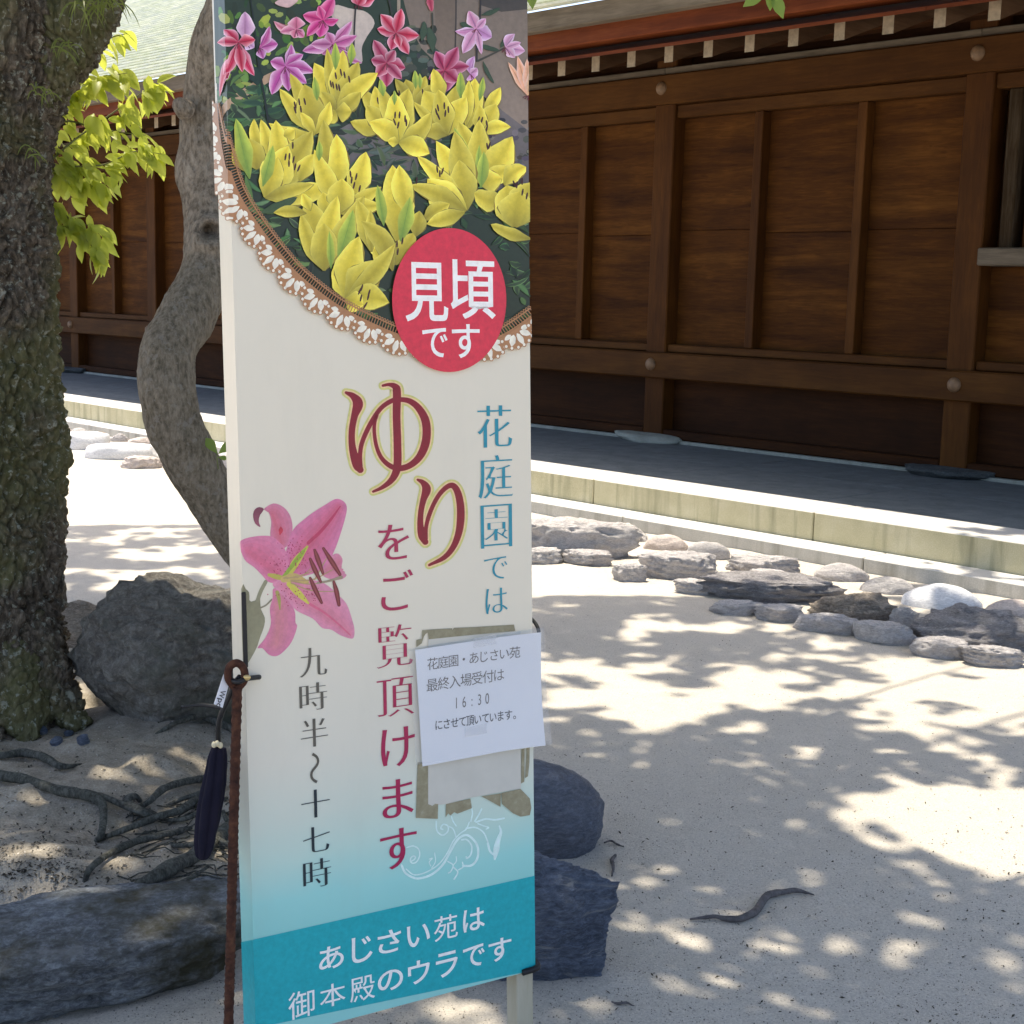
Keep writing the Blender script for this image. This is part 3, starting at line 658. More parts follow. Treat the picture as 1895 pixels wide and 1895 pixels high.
# --- surface roots (traced from the photograph onto the mound)
def z7(x, y): return (.446 * x, 1050 + .446 * y)
ROOTS = [
 ([(-60, 775), (0, 780), (100, 770), (190, 790), (250, 825), (340, 818)], [17, 17, 17, 18, 15, 5], left_tree),
 ([(-60, 850), (0, 865), (100, 880), (220, 920), (330, 940), (400, 960), (430, 1010), (420, 1110), (398, 1135)], [22, 22, 22, 21, 20, 20, 18, 16, 9], left_tree),
 ([(350, 930), (450, 960), (520, 990), (600, 1020), (640, 1040)], [14, 14, 15, 16, 12], curved),
 ([(900, 860), (860, 875), (760, 890), (680, 920), (620, 970), (580, 1000)], [18, 17, 16, 16, 14, 8], curved),
 ([(640, 1030), (580, 1010), (535, 985), (528, 962), (560, 950), (585, 975)], [17, 18, 17, 15, 14, 9], curved),
 ([(400, 1132), (500, 1095), (640, 1040), (760, 1000), (860, 920)], [12, 13, 14, 15, 16], curved),
 ([(352, 1305), (375, 1250), (450, 1190), (560, 1140), (680, 1110), (790, 1085)], [11, 16, 16, 16, 15, 12], curved),
 ([(452, 1398), (560, 1340), (680, 1260), (820, 1190), (960, 1080)], [12, 26, 31, 34, 38], curved),
 ([(558, 1392), (640, 1350), (740, 1320), (860, 1250)], [12, 18, 17, 14], curved),
 ([(645, 695), (740, 640), (830, 620), (940, 660), (1000, 700)], [7, 13, 15, 15, 14], curved),
 ([(755, 575), (880, 575), (940, 600)], [6, 9, 9], curved),
 ([(670, 1157), (800, 1150), (900, 1120)], [8, 11, 11], curved),
 ([(655, 1045), (760, 1045), (860, 1000), (940, 960)], [7, 9, 10, 10], curved),
 ([(690, 990), (760, 960), (860, 930), (930, 905)], [7, 10, 12, 12], curved),
 ([(880, 1120), (930, 1140), (990, 1190)], [9, 10, 9], curved),
 ([(920, 985), (935, 1040), (960, 1070)], [8, 9, 8], curved),
]
for k, (pp, rr, par) in enumerate(ROOTS):
    n = len(pp); P = []
    for q, (x, y) in enumerate(pp):
        u, v = z7(x, y); end = (q == 0 or q == n - 1)
        P.append(on_ground(u, v, -0.004 if end else 0.02 + 0.004 * (k % 3)))
    C = spline(P, 40); dist = (C - CAM) @ CF; R = np.interp(np.linspace(0, 1, 40), np.linspace(0, 1, n), rr) * 0.446 * dist / FPX
    V, F = tube(C, R, 14); N = V - np.repeat(C, 14, axis=0)
    V = V + N * (0.22 * fbm(V * 22, 50 + k, 3))[:, None]
    part('root', V, F, M_root, par, True, np.full((len(V), 3), 0.4))
# fine rootlets in the eroded bank, too many to count
rng = np.random.RandomState(3); bits = []
for k in range(90):
    u = rng.uniform(205, 430); v = rng.uniform(1480, 1640); a0 = rng.uniform(-0.6, 1.2); L = rng.uniform(0.03, 0.10)
    s = on_ground(u, v, 0.004); pts = [s]; dx = np.array([math.cos(a0), math.sin(a0) * 0.6, 0])
    for q in range(4):
        dx = dx + rng.normal(0, 0.35, 3) * np.array([1, 1, 0.2]); p = pts[-1] + dx / np.linalg.norm(dx) * L / 3
        p[2] = gh(p[0], p[1]) + rng.uniform(0, 0.012); pts.append(p)
    bits.append(tube(pts, [0.0022, 0.002, 0.0018, 0.0015, 0.0008], 5))
V, F = join(bits); o = part('rootlets', V, F, M_root, curved, True, np.full((len(V), 3), 0.4)); tag(o, kind='stuff')
# ================================================================== FOLIAGE
def z4(x, y): return (970 + .488 * x, 1350 + .488 * y)
def leaf_mat(name, c0, c1, trans, rough=0.45):
    m = Mat(name, rough, 0.45); v = m.coord(rnd=True); n = m.noise(v, 9, 4)
    oi = m.n('ShaderNodeObjectInfo'); att = m.n('ShaderNodeVertexColor', layer_name='Col')
    c = m.mix(m.ramp(n, [(0.3, (0, 0, 0)), (0.7, (1, 1, 1))]), c0, c1)
    c = m.mix(1.0, c, att.outputs[0], 'MULTIPLY')
    c = m.mix(m.math('MULTIPLY', oi.outputs['Random'], 0.45), c, c1); m.color(c)
    t = m.n('ShaderNodeBsdfTranslucent'); m.l(m.mix(0.65, c, trans), t.inputs[0])
    mx = m.n('ShaderNodeMixShader'); mx.inputs[0].default_value = 0.55
    m.l(m.b.outputs[0], mx.inputs[1]); m.l(t.outputs[0], mx.inputs[2]); m.l(mx.outputs[0], m.out.inputs[0])
    return m.m
M_leafy = leaf_mat('sunlit_leaf', (0.34, 0.43, 0.055), (0.46, 0.50, 0.09), (0.88, 0.92, 0.14))
M_leafdk = leaf_mat('crown_leaf', (0.055, 0.10, 0.025), (0.085, 0.135, 0.03), (0.16, 0.24, 0.03))
M_leafob = leaf_mat('broad_leaf', (0.14, 0.24, 0.045), (0.20, 0.30, 0.06), (0.40, 0.50, 0.08))
M_blade = leaf_mat('epiphyte_blade', (0.14, 0.19, 0.045), (0.22, 0.26, 0.07), (0.34, 0.40, 0.08))
SH = SUNV[:2] / SUNV[2]                      # a leaf at height z throws its shadow at (x,y) - SH*z

def lit_mask(G, rng):
    """where the photograph shows sun reaching the ground: the crowns have their gaps there"""
    G3 = np.column_stack([G, np.zeros(len(G))]); v = G3 - CAM; z = np.maximum(v @ CF, 0.3)
    U = CEN + FPX * (v @ CR) / z; Vv = CEN - FPX * (v @ CU) / z
    n = fbm(G * np.array([4.2, 4.2]), 61, 4, 0.66) * 0.72          # about -1..1, clumps of some 0.3 m
    L = np.full(len(G), -1.25)
    L = np.where((U < 450) & (Vv < 1090), -0.02, L); L = np.where((U < 450) & (Vv < 970), 2.0, L)
    r = U >= 450
    L = np.where(r & (Vv < 1420), -0.35, L); L = np.where(r & (Vv < 1360), -0.10, L); L = np.where(r & (Vv < 1300), -0.02, L)
    L = np.where(r & (Vv < 1215) & (Vv > 1080), np.where(U > 1150, -0.12, -0.6), L)
    L = np.where(r & (Vv <= 1105) & (U < 1600), 2.0, L); L = np.where(r & (Vv <= 1135) & (U >= 1600), 0.3, L); L = np.where(r & (Vv <= 1015), 2.0, L)
    L = np.where((U > 1000) & (U < 1320) & (Vv > 1265) & (Vv < 1335), 0.28, L)
    L = np.where((U > 1350) & (Vv > 1225) & (Vv < 1290), 0.3, L)
    e = poly_sd(np.column_stack([U, Vv]), np.array([(1545, 1462), (1700, 1450), (2100, 1455), (2100, 1720), (1895, 1632), (1760, 1590), (1650, 1540)]))
    L = np.where(e > 0, 1.4, np.where(e > -45, np.maximum(L, -0.25), L))
    L = np.where((Vv > 1420) & (e < -45), -1.5, L)
    return n < L
rngc = np.random.RandomState(17)
NC = 5200
gxy = np.column_stack([rngc.uniform(-4.2, 5.0, NC), rngc.uniform(-0.6, 9.6, NC)])
zc = rngc.uniform(4.4, 8.2, NC)
CC = np.column_stack([gxy + SH * zc[:, None], zc])
nl = 34
LP = np.repeat(CC, nl, axis=0) + rngc.normal(0, 1, (NC * nl, 3)) * np.array([0.19, 0.19, 0.12])
G = LP[:, :2] - SH * LP[:, 2:3]
keep = ~lit_mask(G, rngc)
# coin-sized holes carved through the unseen crowns to place the sun flecks
coins = []
while len(coins) < 300:
    c = np.array([rngc.uniform(-2.6, 3.2), rngc.uniform(1.2, 5.6)])
    for q in range(rngc.randint(1, 6)):
        cu, cv = proj(np.array([c[0], c[1], 0.0]))
        if cu > 950 and cv > 1400: continue            # traced one by one below
        coins.append((c + rngc.normal(0, 0.13, 2), rngc.uniform(0.012, 0.034)))
Z4C = [(440, 590), (370, 610), (340, 600), (520, 655), (400, 705), (500, 765), (560, 745), (450, 735), (660, 815), (620, 790), (740, 685), (790, 675), (850, 675), (990, 815), (1030, 825), (940, 835), (870, 855), (1080, 525), (1090, 565), (950, 570), (680, 605), (830, 615), (1400, 590), (1370, 595), (1430, 685), (1500, 692), (1570, 698), (1300, 740), (1220, 800), (1180, 800), (1160, 750), (1430, 800), (1500, 795), (1410, 840), (1100, 905), (620, 885), (810, 930), (780, 900), (690, 950), (700, 900), (520, 955), (550, 970), (600, 980), (770, 960), (710, 1005), (960, 1010), (1020, 1020), (1080, 1080), (1120, 1080), (1160, 1060), (385, 890), (410, 815), (380, 765), (230, 1020), (300, 1070), (1810, 865), (1860, 770), (1540, 560), (1590, 590), (1510, 525), (1750, 550), (1640, 635), (870, 375), (740, 385), (830, 410), (560, 345), (930, 190), (880, 250), (1100, 265), (440, 525), (545, 523), (480, 575), (270, 100), (1010, 130), (1060, 360), (1350, 400), (1500, 430)]
for x, y in Z4C:
    q = on_z(*z4(x, y)); coins.append((q[:2], rngc.uniform(0.005, 0.018)))
for u, v, z in ((240, 1435, .12), (265, 1428, .12), (290, 1430, .12), (225, 1455, .12), (185, 1450, .12), (30, 1590, .1), (62, 1600, .1), (20, 1640, .1), (110, 1650, .1), (22, 1555, .1), (45, 1665, .08), (140, 1680, .1), (265, 1738, .13), (350, 1690, .14), (300, 1705, .14), (395, 1235, .35), (410, 1255, .33), (380, 1260, .33), (420, 1225, .36), (405, 1275, .3), (425, 1250, .33), (385, 1290, .28), (415, 1290, .28), (395, 1400, .12), (370, 1420, .12), (340, 1405, .12), (1050, 1490, .2), (1088, 1505, .18), (1030, 1470, .2), (330, 1440, .12), (90, 1610, .1), (420, 1720, .13), (200, 1660, .12), (15, 1610, .1)):
    q = on_z(u, v, z); coins.append((q[:2] - SH * z, rngc.uniform(0.018, 0.032)))
cell = {}
for k, (c, r) in enumerate(coins): cell.setdefault((int(math.floor(c[0] / 0.12)), int(math.floor(c[1] / 0.12))), []).append(k)
gi = np.floor(G / 0.12).astype(int)
cc_xy = np.array([c for c, r in coins]); cc_r = np.array([r for c, r in coins])
for k in np.nonzero(keep)[0]:
    a, b = gi[k]
    for da in (-1, 0, 1):
        for db in (-1, 0, 1):
            for q in cell.get((a + da, b + db), ()):
                if (G[k, 0] - cc_xy[q, 0]) ** 2 + (G[k, 1] - cc_xy[q, 1]) ** 2 < (cc_r[q] + 0.02) ** 2: keep[k] = False
# the sunlit leafy branch beside the mossy trunk needs open sky above it
bp = on_depth(190, 280, 4.85); bg_ = bp[:2] - SH * bp[2]
keep &= np.hypot((G[:, 0] - bg_[0]) / 0.62, (G[:, 1] - bg_[1]) / 0.5) > 1
vv = LP - CAM; zz = vv @ CF; uu = CEN + FPX * (vv @ CR) / zz; ww = CEN - FPX * (vv @ CU) / zz
keep &= ~((zz > 0) & (uu > -150) & (uu < 2050) & (ww > -120))
LP = LP[keep]
def leaf_cloud(P, rng, L=0.11, W=0.062, tilt=0.5):
    n = len(P); yaw = rng.uniform(0, 2 * math.pi, n); s = rng.uniform(0.75, 1.2, n)
    d = np.column_stack([np.cos(yaw), np.sin(yaw), rng.normal(-0.25, tilt * 0.6, n)]); d /= np.linalg.norm(d, axis=1)[:, None]
    up = np.column_stack([rng.normal(0, tilt, n), rng.normal(0, tilt, n), np.ones(n)]); sd = np.cross(d, up); sd /= np.linalg.norm(sd, axis=1)[:, None]
    nn = np.cross(sd, d); L = L * s[:, None]; W = W * s[:, None]
    A = P - d * L / 2; B = P + sd * W / 2 + nn * W * 0.12; Cq = P + d * L / 2; D = P - sd * W / 2 + nn * W * 0.12
    V = np.stack([A, B, Cq, D], 1).reshape(-1, 3); i = np.arange(n) * 4
    F = np.concatenate([np.column_stack([i, i + 1, i + 2]), np.column_stack([i, i + 2, i + 3])])
    c = np.repeat(rng.uniform(0.7, 1.3, n), 4); return V, F, np.column_stack([c, c, c])
split = LP[:, 0] < -0.1
for tr, msk, ctr, src in ((left_tree, split, (-1.9, 4.2), pa[-1]), (curved, ~split, (1.6, 3.6), cpath[-1])):
    V, F, Cc = leaf_cloud(LP[msk], rngc); part('crown', V, F, M_leafdk, tr, False, Cc)
    idx = np.nonzero(msk)[0]
    for k in range(9):                        # limbs carrying the crown
        t = LP[idx[rngc.randint(len(idx))]]; t = np.array([t[0], t[1], max(t[2], 5.2)])
        mid = 0.5 * (src + t) + np.array([rngc.normal(0, .2), rngc.normal(0, .2), 0.35])
        C = spline([src - np.array([0, 0, 0.05]), 0.6 * src + 0.4 * mid + np.array([0, 0, 0.25]), mid, t], 24)
        V, F = tube(C, np.linspace(0.035, 0.006, 24), 8); part('limb', V, F, M_bark1 if tr is left_tree else M_bark2, tr, True, np.full((len(V), 3), 0.5))

# single leaves as pieces of their own
def leaf_shape(L, W, fold, droop, peak=0.42, ns=7, mat=None, name='leaf', tip=1.0):
    V = []; F = []
    for k in range(ns + 1):
        t = k / ns; w = W / 2 * (math.sin(math.pi * t ** (math.log(0.5) / math.log(peak))) ** 0.8) * (1.0 if t < 0.8 else max(0.0, (1 - t) / 0.2) ** tip)
        w = max(w, 0.0006); z = -droop * t * t
        V += [(-w, t * L, z + fold * w), (0, t * L, z), (w, t * L, z + fold * w)]
        if k: b = 3 * (k - 1); F += [(b, b + 1, b + 4, b + 3), (b + 1, b + 2, b + 5, b + 4)]
    me = make_mesh(name, V, F, mat, True, np.ones((len(V), 3))); return me
def place(name, me, parent, loc, d, n, scale=1.0):
    d = np.array(d, float); d /= np.linalg.norm(d); n = np.array(n, float); n = n - d * (n @ d); n /= np.linalg.norm(n); x = np.cross(d, n)
    o = bpy.data.objects.new(name, me); col.objects.link(o); o.parent = parent
    l = np.array(loc, float) - (WLOC[parent.name] if parent is not None else 0)
    s = scale
    o.matrix_local = Matrix(((x[0] * s, d[0] * s, n[0] * s, l[0]), (x[1] * s, d[1] * s, n[1] * s, l[1]), (x[2] * s, d[2] * s, n[2] * s, l[2]), (0, 0, 0, 1)))
    WLOC[o.name] = np.array(loc, float)
    return o
LM = [leaf_shape(0.085, 0.042, 0.35, 0.018, 0.40, mat=M_leafy, tip=0.6), leaf_shape(0.075, 0.036, 0.2, 0.010, 0.38, mat=M_leafy, tip=0.6), leaf_shape(0.095, 0.040, 0.45, 0.030, 0.42, mat=M_leafy, tip=0.5)]
rng = np.random.RandomState(29)
# branch wood: main sprays traced behind the trunk
M_twig = plain('green_twig', (0.16, 0.17, 0.06), 0.7, 0.3, 0.3)
BR = [[(70, 320, 4.75), (130, 265, 4.8), (200, 215, 4.85), (265, 170, 4.9), (295, 150, 4.9)],
      [(70, 330, 4.75), (120, 310, 4.8), (190, 305, 4.8), (250, 280, 4.82), (300, 285, 4.8)],
      [(75, 350, 4.75), (110, 385, 4.8), (140, 420, 4.8), (170, 455, 4.8), (190, 480, 4.8)],
      [(90, 200, 4.85), (130, 170, 4.9), (180, 145, 4.95), (235, 135, 4.95)],
      [(120, 130, 4.9), (160, 95, 4.95), (205, 70, 5.0), (235, 62, 5.0)],
      [(75, 260, 4.8), (120, 225, 4.9), (170, 235, 4.9), (225, 245, 4.9), (270, 250, 4.9)], [(75, 300, 4.8), (110, 330, 4.85), (150, 345, 4.9), (200, 340, 4.9)],
      [(78, 400, 4.75), (110, 420, 4.8), (150, 415, 4.8), (195, 425, 4.8)]]
tw = []
branch_pts = []
for b in BR:
    C = spline([on_depth(*q) for q in b], 22); tw.append(tube(C, np.linspace(0.0045, 0.0012, 22), 6)); branch_pts.append(C)
V, F = join(tw); leafy = part('leafy_branch', V, F, M_twig, left_tree, True); tag(leafy, 'bright yellow green leafy branch lit by the sun')
WLOC[leafy.name] = WLOC[left_tree.name]
cnt = [72, 72, 46, 64, 14, 28, 44, 30]; tocam = np.array([0, -1.0, 0.15])
for C, n in zip(branch_pts, cnt):
    for k in range(n):
        t = 0.12 + 0.88 * (k + rng.uniform(0, 0.9)) / n; p = C[min(int(t * 21), 21)] + rng.normal(0, 0.016, 3)
        tg = C[min(int(t * 21) + 1, 21)] - C[min(int(t * 21), 20)]; tg = tg / (np.linalg.norm(tg) + 1e-6)
        sd = rng.choice([-1, 1]); d = 0.55 * tg + np.array([0.35 * sd, rng.normal(0, 0.35), -0.75 + rng.normal(0, 0.38)])
        nrm = np.array([rng.normal(0, 0.6), -0.7 + rng.normal(0, 0.5), 0.75])
        place('leaf', LM[rng.randint(3)], leafy, p, d, nrm, rng.uniform(0.62, 1.0))
# small sprout on the curved trunk and leaves hanging into the top of the picture
LOB = [leaf_shape(0.055, 0.028, 0.2, 0.006, 0.62, mat=M_leafob, tip=0.5), leaf_shape(0.05, 0.021, 0.25, 0.004, 0.55, mat=M_leafob, tip=0.5)]
def twig(pxs, depth, parent, r=0.0022):
    C = spline([on_depth(u, v, depth) for u, v in pxs], 16); V, F = tube(C, np.linspace(r, r * 0.6, 16), 6)
    o = part('twig', V, F, M_twig, parent, True); WLOC[o.name] = WLOC[parent.name]; return o
o = twig([(404, 868), (402, 850), (402, 838)], 3.93, curved); tag(o, 'small two-leaved sprout on the curved trunk')
for (u, v), (du, dv), s in (((402, 840), (-0.5, 0.72), 1.0), ((404, 840), (0.6, 0.5), 0.95), ((403, 846), (0.75, -0.1), 0.5)):
    place('leaf', LOB[0], o, on_depth(u, v, 3.93), CR * du + CU * dv, [0.1, -1, 0.35], s)
for pxs, lv in (([(1405, -140), (1412, -70), (1424, -22)], [((1420, -20), (-0.85, -0.6), 1.25), ((1424, -22), (0.05, -1), 0.95), ((1426, -20), (0.42, -0.9), 1.35), ((1412, -60), (-0.9, 0.2), 1.0), ((1416, -50), (0.9, 0.1), 1.0)]),
                ([(1000, -160), (990, -90), (978, -40)], [((980, -36), (0.12, -1), 1.2), ((980, -40), (-0.9, -0.5), 1.0), ((984, -60), (0.9, 0.0), 1.0)])):
    o = twig(pxs, 3.05, curved)
    for (u, v), (du, dv), s in lv: place('leaf', LOB[1], o, on_depth(u, v, 3.05), CR * du + CU * dv, [0.15, -1, 0.25], s)
# long thin-bladed epiphytes on the mossy trunk
def blades(centre_list, name, label, n, L0, seed):
    rng = np.random.RandomState(seed); bits = []
    for (u, v, dp_) in centre_list:
        base = on_depth(u, v, dp_)
        for k in range(n):
            yaw = rng.uniform(-0.5, 3.6); L = L0 * rng.uniform(0.5, 1.15); d = np.array([math.cos(yaw) * 0.8 + 0.25, -abs(math.sin(yaw)) * 0.6, rng.uniform(-0.1, 0.7)])
            pts = []; p = base + rng.normal(0, 0.010, 3)
            for q in range(6):
                pts.append(p.copy()); p = p + d / np.linalg.norm(d) * L / 5; d = d + np.array([0, 0, -0.55])
            pts = np.array(pts); sd = np.cross(np.gradient(pts, axis=0), [0.3, -1, 0.2]); sd /= np.linalg.norm(sd, axis=1)[:, None]
            w = np.array([0.0016, 0.002, 0.002, 0.0018, 0.0012, 0.0003])[:, None]
            V = np.concatenate([pts - sd * w, pts + sd * w]); F = [(q, q + 1, q + 7, q + 6) for q in range(5)]
            bits.append((V, F))
    V, F = join(bits); return top(name, V, F, M_blade, label, 'plant', 'epiphytes on the mossy trunk', True, np.ones((len(V), 3)))
blades([(150, 10, 4.38), (185, -5, 4.38), (205, 12, 4.40)], 'epiphyte', 'grassy epiphyte hanging from the fork of the mossy trunk', 12, 0.14, 1)
blades([(112, 92, 4.36), (128, 84, 4.36)], 'epiphyte', 'thin-bladed epiphyte below the fork on the mossy trunk', 6, 0.09, 2)
blades([(75, 172, 4.36), (60, 160, 4.35)], 'epiphyte', 'sparse epiphyte halfway up the mossy trunk near the leaves', 5, 0.08, 3)
blades([(52, 285, 4.38)], 'epiphyte', 'lowest wispy epiphyte on the mossy trunk', 6, 0.08, 4)

# ================================================================== LITTER
M_deadtwig = plain('dead_twig_bark', (0.115, 0.105, 0.105), 0.85, 0.25, 0.4, 60, 0.5)
def ground_twig(pts, rad, label, name='fallen_twig'):
    P = [on_ground(*z4(x, y), lift=0.004) for x, y in pts]; C = spline(P, 48); dist = ((C - CAM) @ CF).mean()
    R = np.interp(np.linspace(0, 1, 48), np.linspace(0, 1, len(rad)), rad) * 0.488 * dist / FPX
    C[:, 2] += R * 0.7; V, F = tube(C, R, 9); V += 0.0016 * fbm(V * 40, 9, 3)[:, None]
    return top(name, V, F, M_deadtwig, label, 'twig', None, True)
ground_twig([(630, 722), (700, 715), (770, 723), (830, 722), (880, 695), (920, 640), (960, 628), (1040, 615), (1100, 628)], [4, 7, 10, 13, 15, 15, 13, 9, 3], 'wavy grey twig lying on the open sand at lower right')
ground_twig([(302, 432), (330, 426), (352, 440), (378, 446)], [3, 4, 4, 2], 'short forked dark twig beside the rounded boulder')
ground_twig([(345, 482), (333, 500), (337, 530), (334, 556)], [6, 8, 6, 3], 'stubby dark twig between the two boulders right of the sign')
ground_twig([(330, 1035), (360, 1040), (390, 1038), (418, 1048)], [3, 5, 4, 2], 'small dark twig near the wooden sign leg')
ground_twig([((z7(130, 1435)[0] - 970) / .488, (z7(130, 1435)[1] - 1350) / .488), ((z7(200, 1395)[0] - 970) / .488, (z7(200, 1395)[1] - 1350) / .488), ((z7(340, 1355)[0] - 970) / .488, (z7(340, 1355)[1] - 1350) / .488)], [3, 8, 5], 'thin dark twig lying just behind the front rock slab')
rng = np.random.RandomState(41)
# dead leaf litter and mulch
P = []
for k in range(1250):
    if k < 620: u, v = rng.normal(75, 75), rng.normal(1605, 38)
    elif k < 1000: u, v = rng.uniform(0, 430), rng.uniform(1330, 1660)
    else: u, v = rng.uniform(1000, 1895), rng.uniform(1380, 1890)
    if u < -40: continue
    P.append(on_ground(u, min(v, 1890), 0.003))
P = np.array(P); V, F, Cc = leaf_cloud(P, rng, 0.012, 0.005, 0.35)
m = Mat('leaf_litter', 0.9, 0.2); m.color(m.ramp(m.noise(m.coord(), 60), [(0.3, (0.03, 0.026, 0.02)), (0.6, (0.075, 0.065, 0.05)), (0.8, (0.16, 0.14, 0.09))]))
o = top('leaf_litter', V, F, m.m, 'scattered small dark dead leaves and mulch on the ground', 'leaf litter', None, False, Cc); tag(o, kind='stuff')
# coarse grit
n = 26000
v_ = 1080 + 815 * rng.uniform(0, 1, n) ** 0.8; u_ = rng.uniform(0, 1895, n)
D = (u_ - CEN)[:, None] * CR - (v_ - CEN)[:, None] * CU + FPX * CF; T = -CAMH / D[:, 2]
Gp = (CAM + D * T[:, None])[:, :2]; hz = ground_h(Gp); Gp = (CAM + D * ((hz - CAMH) / D[:, 2])[:, None])[:, :2]; hz = ground_h(Gp)
s = rng.uniform(0.0011, 0.0026, n) * rng.choice([1, 1, 1, 1.7], n); base = np.column_stack([Gp, hz])
tet = np.array([(1, 0, -0.3), (-0.5, 0.87, -0.3), (-0.5, -0.87, -0.3), (0, 0, 0.8)]); ang = rng.uniform(0, 6.28, n)
V = np.stack([np.column_stack([np.cos(ang) * t[0] - np.sin(ang) * t[1], np.sin(ang) * t[0] + np.cos(ang) * t[1], np.full(n, t[2])]) * s[:, None] * rng.uniform(0.7, 1.3, (n, 1)) + base for t in tet], 1).reshape(-1, 3)
i = np.arange(n) * 4; F = np.concatenate([np.column_stack([i, i + 1, i + 3]), np.column_stack([i + 1, i + 2, i + 3]), np.column_stack([i + 2, i, i + 3])])
sh = np.repeat(np.where(rng.uniform(0, 1, n) < 0.55, rng.uniform(0.12, 0.26, n), rng.uniform(0.35, 0.65, n)), 4)
m = Mat('grit', 0.9, 0.2); att = m.n('ShaderNodeVertexColor', layer_name='Col'); m.color(att.outputs[0])
o = top('grit', V, F, m.m, 'coarse sand grains and tiny pebbles strewn over the ground', 'grit', None, False, np.column_stack([sh, sh * 0.93, sh * 0.82])); tag(o, kind='stuff')
# ================================================================== SIGN BOARD
SYAW, SROLL, SLEAN = math.radians(31.0), math.radians(0.4), math.radians(3.2)
_rt = np.array([math.cos(SYAW), math.sin(SYAW), 0]); _n = np.array([math.sin(SYAW), -math.cos(SYAW), 0]); _u = np.array([0, 0, 1.0])
_u2 = math.cos(SLEAN) * _u - math.sin(SLEAN) * _n; SN = math.cos(SLEAN) * _n + math.sin(SLEAN) * _u
SR = math.cos(SROLL) * _rt + math.sin(SROLL) * _u2; SU = -math.sin(SROLL) * _rt + math.cos(SROLL) * _u2
SX0 = on_depth(700, 1600, 2.5)
S0, S1, T0, T1 = -0.2335, 0.3215, -0.268, 1.60            # front face
BEND = math.radians(90); SW = 0.058                      # left margin folded back
SB = math.cos(BEND) * SR + math.sin(BEND) * SN           # direction along the folded margin (towards the front face)
NB = -math.sin(BEND) * SR + math.cos(BEND) * SN
def px_st(u, v):
    d = ray(u, v); t = ((SX0 - CAM) @ SN) / (d @ SN); X = CAM + d * t - SX0
    return np.array([X @ SR, X @ SU])
def px_st_arr(A):
    A = np.asarray(A, float); D = (A[:, 0] - CEN)[:, None] * CR - (A[:, 1] - CEN)[:, None] * CU + FPX * CF
    t = ((SX0 - CAM) @ SN) / (D @ SN); X = CAM + D * t[:, None] - SX0
    return np.column_stack([X @ SR, X @ SU])
def st3(s, t, n=0.0): return SX0 + SR * s + SU * t + SN * n
def fold3(ST, n):
    """points given on the plane of the front face; those left of the fold go onto the folded margin along the line of sight"""
    ST = np.asarray(ST, float); X = SX0 + ST[:, :1] * SR + ST[:, 1:2] * SU
    O = SX0 + SR * S0; D = X - CAM; tt = ((O - CAM) @ NB) / (D @ NB); XF = CAM + D * tt[:, None] + NB * n
    return np.where((ST[:, :1] < S0 - 1e-7), XF, X + SN * n)
sign = empty('sign_board', st3((S0 + S1) / 2, T0) * np.array([1, 1, 0]), 'tall white lily garden sign board with flower photograph and teal bottom band', 'sign')

